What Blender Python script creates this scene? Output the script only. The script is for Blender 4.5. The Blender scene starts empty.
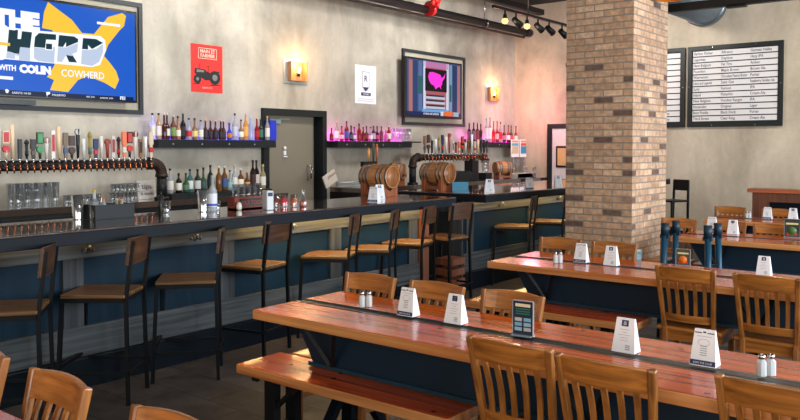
import bpy, bmesh, math, random
from mathutils import Vector, Matrix
random.seed(7)
C = bpy.context.scene.collection
PI = math.pi

# ------------------------------------------------------------------ camera model
H, F, CX, CY, PT = 1.6, 789.0, 400.0, 174.5, math.radians(2.0)
YAW = math.atan(630/789.0)
FW = Vector((-math.sin(YAW), math.cos(YAW), 0)); RT = Vector((math.cos(YAW), math.sin(YAW), 0))
def ray(px, py):
    u = (px-CX)/F; v = -(py-CY)/F
    return RT*u + FW*(math.cos(PT)+v*math.sin(PT)) + Vector((0,0,-math.sin(PT)+v*math.cos(PT)))
O = Vector((0,0,H))
def onz(px, py, z): d = ray(px,py); return O + d*((z-H)/d.z)
def onx(px, py, x): d = ray(px,py); return O + d*(x/d.x)
def ony(px, py, y): d = ray(px,py); return O + d*(y/d.y)

cam_d = bpy.data.cameras.new('camera'); cam = bpy.data.objects.new('camera', cam_d); C.objects.link(cam)
cam.location = O; cam.rotation_euler = (PI/2-PT, 0, YAW)
cam_d.sensor_width = 36; cam_d.sensor_fit = 'HORIZONTAL'; cam_d.lens = F/800*36
cam_d.shift_x = 0; cam_d.shift_y = -(210-CY)/800; cam_d.clip_start = .05
bpy.context.scene.camera = cam

# ------------------------------------------------------------------ materials
def srgb(r, g, b):
    f = lambda c: (c/255/12.92) if c/255 <= .04045 else ((c/255+.055)/1.055)**2.4
    return (f(r), f(g), f(b), 1)
def N(nt, t, **k):
    n = nt.nodes.new(t)
    for a, v in k.items(): setattr(n, a, v)
    return n
def base(name):
    m = bpy.data.materials.new(name); m.use_nodes = True
    return m, m.node_tree, m.node_tree.nodes['Principled BSDF']
MC = {}
def plain(rgb, rough=.5, metal=0, var=.12, trans=0, scale=30, coat=0, name=None, ior=1.45):
    key = (rgb, rough, metal, var, trans, scale, coat)
    if key in MC: return MC[key]
    m, nt, b = base(name or 'finish_%d' % len(MC)); L = nt.links
    tc = N(nt, 'ShaderNodeTexCoord'); nz = N(nt, 'ShaderNodeTexNoise'); nz.inputs['Scale'].default_value = scale; nz.inputs['Detail'].default_value = 4
    L.new(tc.outputs['Object'], nz.inputs['Vector'])
    mx = N(nt, 'ShaderNodeMix', data_type='RGBA'); c = srgb(*rgb)
    mx.inputs['A'].default_value = tuple(q*(1-var) for q in c[:3])+(1,); mx.inputs['B'].default_value = tuple(min(1, q*(1+var)) for q in c[:3])+(1,)
    L.new(nz.outputs['Fac'], mx.inputs['Factor']); L.new(mx.outputs['Result'], b.inputs['Base Color'])
    b.inputs['Roughness'].default_value = rough; b.inputs['Metallic'].default_value = metal
    b.inputs['Transmission Weight'].default_value = trans; b.inputs['Coat Weight'].default_value = coat; b.inputs['IOR'].default_value = ior
    MC[key] = m; return m
def emit(rgb, strength=1.0, name='glow'):
    key = ('e', rgb, strength)
    if key in MC: return MC[key]
    m, nt, b = base(name); b.inputs['Base Color'].default_value = (0,0,0,1); b.inputs['Roughness'].default_value = .25; b.inputs['Specular IOR Level'].default_value = .12
    b.inputs['Emission Color'].default_value = srgb(*rgb); b.inputs['Emission Strength'].default_value = strength
    MC[key] = m; return m
def wood(name, dark, light, along='X', rough=.35, coat=0, plank=0.0, knots=False, grain=1.0, bump=.15):
    m, nt, b = base(name); L = nt.links
    tc = N(nt, 'ShaderNodeTexCoord')
    sc = {'X': (.8, 24, 24), 'Y': (24, .8, 24), 'Z': (24, 24, .8)}[along]
    mp = N(nt, 'ShaderNodeMapping'); mp.inputs['Scale'].default_value = tuple(s*grain for s in sc)
    L.new(tc.outputs['Object'], mp.inputs['Vector'])
    oi = N(nt, 'ShaderNodeObjectInfo')
    off = N(nt, 'ShaderNodeVectorMath', operation='ADD'); mul = N(nt, 'ShaderNodeMath', operation='MULTIPLY'); mul.inputs[1].default_value = 40
    L.new(oi.outputs['Random'], mul.inputs[0]); L.new(mp.outputs[0], off.inputs[0]); L.new(mul.outputs[0], off.inputs[1])
    vec = off.outputs[0]
    fac_extra = None
    if plank:
        sp = N(nt, 'ShaderNodeSeparateXYZ'); L.new(tc.outputs['Object'], sp.inputs[0])
        d = N(nt, 'ShaderNodeMath', operation='DIVIDE'); d.inputs[1].default_value = plank; L.new(sp.outputs['Y' if along == 'X' else 'X'], d.inputs[0])
        fl = N(nt, 'ShaderNodeMath', operation='FLOOR'); L.new(d.outputs[0], fl.inputs[0])
        wn = N(nt, 'ShaderNodeTexWhiteNoise', noise_dimensions='1D'); L.new(fl.outputs[0], wn.inputs['W'])
        fac_extra = wn.outputs['Value']
        m3 = N(nt, 'ShaderNodeVectorMath', operation='ADD'); s3 = N(nt, 'ShaderNodeMath', operation='MULTIPLY'); s3.inputs[1].default_value = 31
        L.new(wn.outputs['Value'], s3.inputs[0]); L.new(vec, m3.inputs[0]); L.new(s3.outputs[0], m3.inputs[1]); vec = m3.outputs[0]
        fr = N(nt, 'ShaderNodeMath', operation='FRACT'); L.new(d.outputs[0], fr.inputs[0])
        gp = N(nt, 'ShaderNodeMath', operation='LESS_THAN'); gp.inputs[1].default_value = .025; L.new(fr.outputs[0], gp.inputs[0])
    nz = N(nt, 'ShaderNodeTexNoise'); nz.inputs['Scale'].default_value = 1.6; nz.inputs['Detail'].default_value = 7; nz.inputs['Distortion'].default_value = .25
    L.new(vec, nz.inputs['Vector'])
    cr = N(nt, 'ShaderNodeValToRGB'); cr.color_ramp.elements[0].position = .3; cr.color_ramp.elements[1].position = .72
    cr.color_ramp.elements[0].color = srgb(*dark); cr.color_ramp.elements[1].color = srgb(*light)
    L.new(nz.outputs['Fac'], cr.inputs['Fac']); col = cr.outputs['Color']
    if plank:
        hv = N(nt, 'ShaderNodeHueSaturation'); mr = N(nt, 'ShaderNodeMapRange'); mr.inputs['To Min'].default_value = .84; mr.inputs['To Max'].default_value = 1.16
        L.new(fac_extra, mr.inputs['Value']); L.new(mr.outputs[0], hv.inputs['Value']); L.new(col, hv.inputs['Color']); col = hv.outputs['Color']
        mg = N(nt, 'ShaderNodeMix', data_type='RGBA'); mg.inputs['B'].default_value = tuple(q*.35 for q in srgb(*dark)[:3])+(1,)
        L.new(gp.outputs[0], mg.inputs['Factor']); L.new(col, mg.inputs['A']); col = mg.outputs['Result']
    if knots:
        vo = N(nt, 'ShaderNodeTexVoronoi', voronoi_dimensions='2D'); vo.inputs['Scale'].default_value = 3.6; L.new(tc.outputs['Object'], vo.inputs['Vector'])
        ml = N(nt, 'ShaderNodeMapRange'); ml.inputs['From Min'].default_value = .03; ml.inputs['From Max'].default_value = .055; ml.inputs['To Min'].default_value = 1; ml.inputs['To Max'].default_value = 0
        L.new(vo.outputs['Distance'], ml.inputs['Value'])
        mk = N(nt, 'ShaderNodeMix', data_type='RGBA'); mk.inputs['B'].default_value = tuple(q*.22 for q in srgb(*dark)[:3])+(1,)
        L.new(ml.outputs[0], mk.inputs['Factor']); L.new(col, mk.inputs['A']); col = mk.outputs['Result']
    L.new(col, b.inputs['Base Color']); b.inputs['Roughness'].default_value = rough; b.inputs['Coat Weight'].default_value = coat; b.inputs['Coat Roughness'].default_value = .06
    bp = N(nt, 'ShaderNodeBump'); bp.inputs['Strength'].default_value = bump; bp.inputs['Distance'].default_value = .002
    L.new(nz.outputs['Fac'], bp.inputs['Height']); L.new(bp.outputs[0], b.inputs['Normal'])
    return m
def plaster(name, a, b_, c_, streak=1.0, rough=.7):
    m, nt, b = base(name); L = nt.links
    tc = N(nt, 'ShaderNodeTexCoord')
    def noise(scl, sc, det, dist, rough_=.55):
        mp = N(nt, 'ShaderNodeMapping'); mp.inputs['Scale'].default_value = scl; L.new(tc.outputs['Object'], mp.inputs['Vector'])
        n = N(nt, 'ShaderNodeTexNoise'); n.inputs['Scale'].default_value = sc; n.inputs['Detail'].default_value = det; n.inputs['Distortion'].default_value = dist; n.inputs['Roughness'].default_value = rough_
        L.new(mp.outputs[0], n.inputs['Vector']); return n
    n1 = noise((1,1,.8), .9, 5, .4)
    cr = N(nt, 'ShaderNodeValToRGB'); e = cr.color_ramp.elements; e[0].position = .34; e[0].color = srgb(*a); e[1].position = .66; e[1].color = srgb(*c_)
    k = e.new(.5); k.color = srgb(*b_); L.new(n1.outputs['Fac'], cr.inputs['Fac'])
    n2 = noise((1,1,.28), 3.2, 6, .5, .6)      # vertical trowel and drip marks
    n3 = noise((1,1,1), 6, 9, 1.2, .7)
    ad = N(nt, 'ShaderNodeMath', operation='MULTIPLY_ADD'); ad.inputs[1].default_value = .45; L.new(n3.outputs['Fac'], ad.inputs[0]); L.new(n2.outputs['Fac'], ad.inputs[2])
    mr = N(nt, 'ShaderNodeMapRange'); mr.inputs['From Min'].default_value = .5; mr.inputs['From Max'].default_value = .95; mr.inputs['To Min'].default_value = .80; mr.inputs['To Max'].default_value = 1.1
    L.new(ad.outputs[0], mr.inputs['Value'])
    hv = N(nt, 'ShaderNodeHueSaturation'); L.new(cr.outputs['Color'], hv.inputs['Color']); L.new(mr.outputs[0], hv.inputs['Value'])
    # thin pale trowel edges
    n4 = noise((1,1,.6), 1.6, 3, 1.5)
    pg = N(nt, 'ShaderNodeMath', operation='PINGPONG'); pg.inputs[1].default_value = .06; L.new(n4.outputs['Fac'], pg.inputs[0])
    m2 = N(nt, 'ShaderNodeMapRange'); m2.inputs['From Min'].default_value = 0; m2.inputs['From Max'].default_value = .006; m2.inputs['To Min'].default_value = .22*streak; m2.inputs['To Max'].default_value = 0
    L.new(pg.outputs[0], m2.inputs['Value'])
    mx = N(nt, 'ShaderNodeMix', data_type='RGBA'); mx.inputs['B'].default_value = srgb(*[q-46 for q in c_]); L.new(m2.outputs[0], mx.inputs['Factor']); L.new(hv.outputs['Color'], mx.inputs['A'])
    L.new(mx.outputs['Result'], b.inputs['Base Color']); b.inputs['Roughness'].default_value = rough
    bp = N(nt, 'ShaderNodeBump'); bp.inputs['Strength'].default_value = .2; bp.inputs['Distance'].default_value = .01; L.new(n3.outputs['Fac'], bp.inputs['Height']); L.new(bp.outputs[0], b.inputs['Normal'])
    return m
def brick_mat():
    m, nt, b = base('brick'); L = nt.links
    tc = N(nt, 'ShaderNodeTexCoord'); ge = N(nt, 'ShaderNodeNewGeometry')
    sp = N(nt, 'ShaderNodeSeparateXYZ'); L.new(tc.outputs['Object'], sp.inputs[0])
    sn = N(nt, 'ShaderNodeSeparateXYZ'); L.new(tc.outputs['Normal'], sn.inputs[0])
    ab = N(nt, 'ShaderNodeMath', operation='ABSOLUTE'); L.new(sn.outputs['X'], ab.inputs[0])
    gt = N(nt, 'ShaderNodeMath', operation='GREATER_THAN'); gt.inputs[1].default_value = .5; L.new(ab.outputs[0], gt.inputs[0])
    mu = N(nt, 'ShaderNodeMix', data_type='FLOAT'); L.new(gt.outputs[0], mu.inputs['Factor']); L.new(sp.outputs['X'], mu.inputs['A'])
    ay = N(nt, 'ShaderNodeMath', operation='ADD'); ay.inputs[1].default_value = .11; L.new(sp.outputs['Y'], ay.inputs[0]); L.new(ay.outputs[0], mu.inputs['B'])
    cb = N(nt, 'ShaderNodeCombineXYZ'); L.new(mu.outputs['Result'], cb.inputs['X']); L.new(sp.outputs['Z'], cb.inputs['Y'])
    wob = N(nt, 'ShaderNodeTexNoise'); wob.inputs['Scale'].default_value = 22; L.new(tc.outputs['Object'], wob.inputs['Vector'])
    ws = N(nt, 'ShaderNodeVectorMath', operation='SCALE'); ws.inputs['Scale'].default_value = .008; L.new(wob.outputs['Color'], ws.inputs[0])
    wa = N(nt, 'ShaderNodeVectorMath', operation='ADD'); L.new(cb.outputs[0], wa.inputs[0]); L.new(ws.outputs[0], wa.inputs[1])
    br = N(nt, 'ShaderNodeTexBrick'); br.inputs['Scale'].default_value = 1; br.inputs['Brick Width'].default_value = .213; br.inputs['Row Height'].default_value = .0685
    br.inputs['Mortar Size'].default_value = .0075; br.inputs['Mortar Smooth'].default_value = .3; br.inputs['Bias'].default_value = 0
    br.inputs['Color1'].default_value = (0,0,0,1); br.inputs['Color2'].default_value = (1,1,1,1); br.inputs['Mortar'].default_value = (.5,.5,.5,1)
    L.new(wa.outputs[0], br.inputs['Vector'])
    cr = N(nt, 'ShaderNodeValToRGB'); e = cr.color_ramp.elements
    e[0].position = 0; e[0].color = srgb(108,84,72); e[1].position = 1; e[1].color = srgb(226,190,158)
    for p, c in ((.09,(116,90,78)),(.12,(186,148,118)),(.5,(204,166,134)),(.8,(194,158,128))):
        k = e.new(p); k.color = srgb(*c)
    L.new(br.outputs['Color'], cr.inputs['Fac'])
    nz = N(nt, 'ShaderNodeTexNoise'); nz.inputs['Scale'].default_value = 17; nz.inputs['Detail'].default_value = 7; L.new(tc.outputs['Object'], nz.inputs['Vector'])
    mr = N(nt, 'ShaderNodeMapRange'); mr.inputs['From Min'].default_value = .3; mr.inputs['From Max'].default_value = .7; mr.inputs['To Min'].default_value = .68; mr.inputs['To Max'].default_value = 1.25; L.new(nz.outputs['Fac'], mr.inputs['Value'])
    hv = N(nt, 'ShaderNodeHueSaturation'); L.new(cr.outputs['Color'], hv.inputs['Color']); L.new(mr.outputs[0], hv.inputs['Value'])
    mx = N(nt, 'ShaderNodeMix', data_type='RGBA'); mx.inputs['B'].default_value = srgb(150,138,126); L.new(br.outputs['Fac'], mx.inputs['Factor']); L.new(hv.outputs['Color'], mx.inputs['A'])
    L.new(mx.outputs['Result'], b.inputs['Base Color']); b.inputs['Roughness'].default_value = .85
    iv = N(nt, 'ShaderNodeMath', operation='MULTIPLY_ADD'); iv.inputs[1].default_value = -1; L.new(br.outputs['Fac'], iv.inputs[0])
    n4 = N(nt, 'ShaderNodeMath', operation='MULTIPLY'); n4.inputs[1].default_value = .6; L.new(nz.outputs['Fac'], n4.inputs[0]); L.new(n4.outputs[0], iv.inputs[2])
    bp = N(nt, 'ShaderNodeBump'); bp.inputs['Strength'].default_value = .8; bp.inputs['Distance'].default_value = .008; L.new(iv.outputs[0], bp.inputs['Height']); L.new(bp.outputs[0], b.inputs['Normal'])
    return m
def floor_mat():
    m, nt, b = base('floor_tiles'); L = nt.links
    tc = N(nt, 'ShaderNodeTexCoord')
    br = N(nt, 'ShaderNodeTexBrick'); br.inputs['Brick Width'].default_value = .62; br.inputs['Row Height'].default_value = .31; br.inputs['Scale'].default_value = 1
    br.inputs['Mortar Size'].default_value = .004; br.inputs['Color1'].default_value = srgb(68,65,66); br.inputs['Color2'].default_value = srgb(86,82,82); br.inputs['Mortar'].default_value = srgb(46,43,42)
    L.new(tc.outputs['Object'], br.inputs['Vector'])
    nz = N(nt, 'ShaderNodeTexNoise'); nz.inputs['Scale'].default_value = 5; nz.inputs['Detail'].default_value = 8; nz.inputs['Roughness'].default_value = .7; L.new(tc.outputs['Object'], nz.inputs['Vector'])
    mr = N(nt, 'ShaderNodeMapRange'); mr.inputs['From Min'].default_value = .3; mr.inputs['From Max'].default_value = .7; mr.inputs['To Min'].default_value = .55; mr.inputs['To Max'].default_value = 1.4; L.new(nz.outputs['Fac'], mr.inputs['Value'])
    hv = N(nt, 'ShaderNodeHueSaturation'); L.new(br.outputs['Color'], hv.inputs['Color']); L.new(mr.outputs[0], hv.inputs['Value'])
    L.new(hv.outputs['Color'], b.inputs['Base Color']); b.inputs['Roughness'].default_value = .55
    bp = N(nt, 'ShaderNodeBump'); bp.inputs['Strength'].default_value = .2; bp.inputs['Distance'].default_value = .003; L.new(nz.outputs['Fac'], bp.inputs['Height']); L.new(bp.outputs[0], b.inputs['Normal'])
    return m

M_PL = plaster('trowelled_plaster', (146,140,127), (180,173,159), (204,196,181))
M_PB = plaster('tan_plaster', (172,158,138), (196,182,160), (210,196,174))
M_BRICK = brick_mat(); M_FLOOR = floor_mat()
M_TABLE = wood('table_cedar', (156,50,14), (228,104,38), 'X', .22, .35, plank=.118, knots=True)
M_EDGE = wood('cedar_edge', (176,100,52), (224,160,98), 'X', .3, .5, grain=.8)
M_CHAIR = wood('oak_chair', (112,66,26), (174,110,48), 'Z', .35, .35, grain=1.0)
M_CHAIRX = wood('oak_rail', (126,74,28), (196,122,50), 'X', .35, .35, grain=1.2)
M_SEATW = wood('stool_seat_wood', (40,27,18), (138,98,56), 'X', .4, .15, plank=.052)
M_BACKW = wood('stool_back_wood', (42,26,18), (84,54,36), 'Y', .4, .2)
M_DARKW = wood('dark_wood', (84,48,34), (128,78,54), 'Z', .5)
M_REDW = wood('red_wood', (150,74,44), (196,104,64), 'X', .4, .2)
M_BARREL = wood('barrel_oak', (160,100,56), (214,150,94), 'X', .45, .15, grain=1.5)
M_STANDW = wood('stand_wood', (120,62,34), (166,92,54), 'Z', .45)
M_BLK = plain((26,27,29), .45, .3, .2, name='black_steel')
M_STOOL = plain((22,26,30), .4, .5, .2, name='stool_steel')
M_BLKP = plain((30,34,36), .35, 0, .15, name='black_paint')
M_TOP = plain((70,58,52), .1, .0, .25, scale=6, coat=1, name='bar_top', ior=1.9)
M_TOPE = plain((14,22,30), .6, 0, .25, scale=12, name='bar_edge')
M_BLUE = plain((4,34,50), .55, .05, .2, scale=5, name='blue_steel')
M_NAVY = plain((6,18,28), .5, .1, .2, scale=5, name='table_blue')
M_TROUGH = plain((10,40,60), .5, .05, .2, scale=5, name='trough_blue')
M_GREYW = wood('grey_weathered_rail', (36,41,45), (84,90,93), 'Y', .55)
M_GREYV = wood('grey_weathered_post', (36,40,44), (72,77,80), 'Z', .5)
M_STEEL = plain((190,190,192), .22, 1, .08, name='steel')
M_COPPER = plain((196,120,84), .25, 1, .1, name='copper')
M_DUCT = plain((132,146,156), .35, .8, .1, name='galvanised')
M_WHITE = plain((238,240,245), .5, 0, .02, name='white_card')
M_NPR = plain((34,44,92), .5, 0, .05, name='navy_print')
M_GPR = plain((150,154,164), .5, 0, .05, name='grey_print')
M_GLASS = plain((236,240,242), .03, 0, .02, .93, name='clear_glass')
def thin_glass():
    m, nt, b = base('clear_thin_glass'); L = nt.links; out = nt.nodes['Material Output']
    b.inputs['Base Color'].default_value = (.9,.93,.95,1); b.inputs['Roughness'].default_value = .04; b.inputs['Metallic'].default_value = .9
    tr = N(nt, 'ShaderNodeBsdfTransparent'); tr.inputs[0].default_value = (.90,.92,.93,1)
    lw = N(nt, 'ShaderNodeLayerWeight'); lw.inputs['Blend'].default_value = .35
    mr = N(nt, 'ShaderNodeMapRange'); mr.inputs['To Min'].default_value = .07; mr.inputs['To Max'].default_value = .8; L.new(lw.outputs['Facing'], mr.inputs['Value'])
    mx = N(nt, 'ShaderNodeMixShader'); L.new(mr.outputs[0], mx.inputs[0]); L.new(tr.outputs[0], mx.inputs[1]); L.new(b.outputs[0], mx.inputs[2]); L.new(mx.outputs[0], out.inputs['Surface']); return m
M_GLASS = thin_glass()
M_SALT = plain((236,236,232), .6, 0, .03, name='salt')
M_DOOR = plain((128,120,104), .5, 0, .06, scale=3, name='door_paint')
M_DOORW = plain((214,208,206), .5, 0, .04, name='door_white')
M_RED = plain((206,38,34), .4, 0, .08, name='red_paint')

for m_, v_ in ((M_BLUE,.2),(M_NAVY,.2),(M_TOPE,.25),(M_GREYW,.25),(M_GREYV,.25),(M_FLOOR,.3),(M_STOOL,.3),(M_BLKP,.3)): m_.node_tree.nodes['Principled BSDF'].inputs['Specular IOR Level'].default_value = v_
# ------------------------------------------------------------------ mesh helpers
class MB:
    def __init__(s): s.b = bmesh.new(); s.mi = 0; s.mats = []
    def use(s, m):
        if m not in s.mats: s.mats.append(m)
        s.mi = s.mats.index(m); return s
    def _t(s, r, mtx=None):
        vs = r['verts'] if isinstance(r, dict) else r
        fs = set(f for v in vs for f in v.link_faces)
        for f in fs: f.material_index = s.mi
        if mtx is not None: bmesh.ops.transform(s.b, matrix=mtx, verts=vs)
        return vs
    def box(s, x0, x1, y0, y1, z0, z1, mtx=None):
        m = Matrix.Translation(((x0+x1)/2, (y0+y1)/2, (z0+z1)/2)) @ Matrix.Diagonal((abs(x1-x0), abs(y1-y0), abs(z1-z0), 1))
        r = bmesh.ops.create_cube(s.b, size=1, matrix=m); s._t(r, mtx); return s
    def tube(s, p, q, r, r2=None, seg=10, cap=True):
        p = Vector(p); q = Vector(q); d = q-p; l = d.length
        if l < 1e-6: return s
        m = Matrix.Translation((p+q)/2) @ d.to_track_quat('Z', 'Y').to_matrix().to_4x4()
        k = bmesh.ops.create_cone(s.b, cap_ends=cap, segments=seg, radius1=r, radius2=r if r2 is None else r2, depth=l, matrix=m); s._t(k)
        for f in set(f for v in k['verts'] for f in v.link_faces):
            if len(f.verts) == 4: f.smooth = True
        return s
    def bar(s, p, q, w, t):   # rectangular bar from p to q, w sideways, t the other
        p = Vector(p); q = Vector(q); d = q-p
        z = d.normalized(); up = Vector((0,0,1)) if abs(z.z) < .9 else Vector((0,1,0))
        x = up.cross(z).normalized(); y = z.cross(x)
        m = Matrix.Translation((p+q)/2) @ Matrix((x, y, z)).transposed().to_4x4() @ Matrix.Diagonal((w, t, d.length, 1))
        s._t(bmesh.ops.create_cube(s.b, size=1, matrix=m)); return s
    def lathe(s, prof, seg=14, mtx=None, smooth=True):   # prof [(r,z)]
        rings = []; vs = []
        for r, z in prof:
            ring = [s.b.verts.new((r*math.cos(2*PI*i/seg), r*math.sin(2*PI*i/seg), z)) for i in range(seg)] if r > 1e-5 else [s.b.verts.new((0,0,z))]
            rings.append(ring); vs += ring
        for a, b in zip(rings, rings[1:]):
            for i in range(seg):
                j = (i+1) % seg
                if len(a) == 1 and len(b) == 1: continue
                if len(a) == 1: f = s.b.faces.new((a[0], b[j], b[i]))
                elif len(b) == 1: f = s.b.faces.new((a[i], a[j], b[0]))
                else: f = s.b.faces.new((a[i], a[j], b[j], b[i]))
                f.smooth = smooth; f.material_index = s.mi
        if mtx is not None: bmesh.ops.transform(s.b, matrix=mtx, verts=vs)
        return s
    def prism(s, pts, axis, a, b_, mtx=None):   # polygon extruded along axis between a and b_
        f3 = {'X': lambda p, t: (t, p[0], p[1]), 'Y': lambda p, t: (p[0], t, p[1]), 'Z': lambda p, t: (p[0], p[1], t)}[axis]
        v0 = [s.b.verts.new(f3(p, a)) for p in pts]; v1 = [s.b.verts.new(f3(p, b_)) for p in pts]; n = len(pts); fs = []
        fs.append(s.b.faces.new(v0)); fs.append(s.b.faces.new(v1[::-1]))
        for i in range(n): fs.append(s.b.faces.new((v0[i], v1[i], v1[(i+1) % n], v0[(i+1) % n])))
        for f in fs: f.material_index = s.mi
        if mtx is not None: bmesh.ops.transform(s.b, matrix=mtx, verts=v0+v1)
        return s
    def strip(s, path, w0, w1):  # closed sheet solid: path list of (inner vec, outer vec) pairs, swept between w0 and w1 along Z
        return s
    def build(s, name, mat=None, parent=None, bevel=0, label=None, loc=None):
        bmesh.ops.recalc_face_normals(s.b, faces=s.b.faces)
        me = bpy.data.meshes.new(name); s.b.to_mesh(me); s.b.free()
        for m in (s.mats if s.mats else [mat]): me.materials.append(m)
        o = bpy.data.objects.new(name, me); C.objects.link(o)
        if parent is not None: o.parent = parent
        if loc is not None: o.location = loc
        if bevel:
            bv = o.modifiers.new('bevel', 'BEVEL'); bv.width = bevel; bv.segments = 2; bv.limit_method = 'ANGLE'
        if label: o['label'] = label
        return o
def tag(o, label, cat, group=None, kind=None):
    o['label'] = label; o['category'] = cat
    if group: o['group'] = group
    if kind: o['kind'] = kind
    return o
def thing(name, label, cat, loc=(0,0,0), rz=0, group=None):
    o = bpy.data.objects.new(name, None); C.objects.link(o); o.location = loc; o.rotation_euler = (0,0,rz); o.empty_display_size = .1
    return tag(o, label, cat, group)
def struct(o): o['kind'] = 'structure'; return o
def dup(o, parent=None):
    c = o.copy(); C.objects.link(c)
    if parent is not None: c.parent = parent
    for ch in list(o.children): dup(ch, c)
    return c
def place(proto, used, loc, rz, label, group=None):
    o = proto if not used else dup(proto)
    o.location = loc; o.rotation_euler = (0,0,rz); o['label'] = label
    if group: o['group'] = group
    return o
def text(body, size, loc, rot, mat, parent, name='lettering', align='LEFT', bold=0, ext=.0006, sx=1, shear=0):
    cu = bpy.data.curves.new('t', 'FONT'); cu.body = body; cu.size = size; cu.align_x = align; cu.extrude = ext; cu.offset = bold; cu.resolution_u = 2; cu.shear = shear
    t = bpy.data.objects.new('t', cu); C.objects.link(t)
    dg = bpy.context.evaluated_depsgraph_get(); me = bpy.data.meshes.new_from_object(t.evaluated_get(dg)); bpy.data.objects.remove(t)
    me.materials.clear(); me.materials.append(mat)
    o = bpy.data.objects.new(name, me); C.objects.link(o); o.parent = parent; o.location = loc; o.rotation_euler = rot; o.scale = (sx,1,1)
    return o
ORD = ['first','second','third','fourth','fifth','sixth','seventh','eighth','ninth','tenth','eleventh','twelfth','thirteenth','fourteenth','fifteenth','sixteenth','seventeenth','eighteenth','nineteenth','twentieth','twenty-first','twenty-second','twenty-third','twenty-fourth','twenty-fifth','twenty-sixth']
RX = (PI/2, 0, PI/2)    # lettering on a wall that faces +X
RY = (PI/2, 0, 0)       # lettering on a wall that faces -Y

# ------------------------------------------------------------------ the room
WX, WY, CZ = -8.2, 14.0, 4.42
EX, SY = 4.0, -3.0
struct(MB().box(WX-.2, EX+.2, SY-.2, WY+.2, -.1, 0).build('floor', M_FLOOR))
struct(MB().box(WX-.2, WX, SY-.2, 7.3, 0, CZ).box(WX-.2, WX, 8.42, WY+.2, 0, CZ).box(WX-.2, WX, 7.3, 8.42, 2.06, CZ).build('wall_left', M_PL))
struct(MB().box(WX, EX, WY, WY+.2, 0, CZ).build('wall_back', M_PB))
M_CEIL = plain((46,44,44), .8, 0, .2, name='dark_deck')
struct(MB().box(WX-.2, EX+.2, SY-.2, WY+.2, CZ, CZ+.1).build('ceiling', M_CEIL))
struct(MB().box(WX, EX, SY-.2, SY, 0, CZ).build('wall_front', M_PB))
wb = MB(); wins = [(-2.2, 1.0), (1.8, 5.0), (5.8, 9.0), (9.8, 13.0)]
wb.box(EX, EX+.2, SY, WY, 0, .7).box(EX, EX+.2, SY, WY, 3.6, CZ)
ys = [SY]+[v for w in wins for v in w]+[WY]
for i in range(0, len(ys), 2): wb.box(EX, EX+.2, ys[i], ys[i+1], .7, 3.6)
struct(wb.build('wall_right', M_PB))
for i, (a, b) in enumerate(wins):
    m = MB().box(EX, EX+.12, a, a+.06, .7, 3.6).box(EX, EX+.12, b-.06, b, .7, 3.6).box(EX, EX+.12, a, b, .7, .76).box(EX, EX+.12, a, b, 3.54, 3.6)
    struct(m.build('window_%d' % (i+1), M_BLK))
struct(MB().box(-7.66, -7.54, 9.5, WY, 4.2, 4.3).build('trim_6', M_BLK))

# door in the bar wall
d = struct(MB().box(WX-.12, WX+.06, 7.23, 7.33, 0, 2.13).box(WX-.12, WX+.06, 8.38, 8.46, 0, 2.13).box(WX-.12, WX+.06, 7.33, 8.38, 2.04, 2.13).build('trim_7', M_BLKP))
dd = struct(MB().box(WX-.12, WX-.06, 7.33, 8.30, 0, 2.04).build('door_1', M_DOOR))
struct(MB().box(WX-.2, WX-.12, 7.3, 8.42, 0, 2.06).build('trim_8', M_BLKP))
MB().box(WX-.06, WX-.04, 8.16, 8.20, 1.12, 1.34).tube((WX-.05, 8.18, 1.32), (WX+.01, 8.18, 1.32), .012).tube((WX+.01, 8.18, 1.32), (WX+.01, 8.18, 1.14), .012).build('door_handle', M_STEEL, dd)
p = onx(284.5, 150, WX-.05)
MB().tube((WX-.06, p.y, p.z+.03), (WX-.03, p.y, p.z+.03), .022).box(WX-.06, WX-.035, p.y-.02, p.y+.02, p.z-.07, p.z-.01).box(WX-.06, WX-.03, p.y-.03, p.y+.04, p.z-.10, p.z-.085).build('coat_hook', M_WHITE, dd)
p = onx(281, 117, WX-.05)
MB().box(WX-.06, WX-.02, 7.42, 7.62, 1.93, 1.99).box(WX-.05, WX-.03, 7.6, 7.8, 1.985, 2.0).build('door_closer', plain((150,170,160), .4, .5), dd)
# pale swing door in the back wall
struct(MB().box(-7.43, -7.33, WY-.06, WY, 0, 2.05).box(-6.4, -6.3, WY-.06, WY, 0, 2.05).box(-7.33, -6.4, WY-.06, WY, 1.96, 2.05).build('trim_9', M_BLKP))
d2 = struct(MB().box(-7.33, -6.4, WY-.035, WY, 0, 1.96).build('door_2', M_DOORW))
MB().box(-7.24, -6.78, WY-.06, WY-.035, 1.2, 1.62).build('window_frame', M_BLK, d2, bevel=.03)
MB().box(-7.2, -6.82, WY-.065, WY-.05, 1.24, 1.58).build('window_pane', plain((214,170,120), .1, 0, .15), d2)
struct(MB().box(WX, WX+.02, 0, 7.2, 0, .12).build('baseboard_left', M_BLK))
struct(MB().box(-6.3, EX, WY-.02, WY, 0, .12).build('baseboard_back', M_BLK))

# brick pillar
bx0, bx1, by0, by1 = -3.89, -3.15, 7.72, 8.67
pil = MB().box(0, bx1-bx0, 0, by1-by0, 0, CZ).build('brick_pillar', M_BRICK, loc=(bx0, by0, 0)); tag(pil, 'square brown brick pillar rising from floor to ceiling beside the tables', 'pillar')

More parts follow.
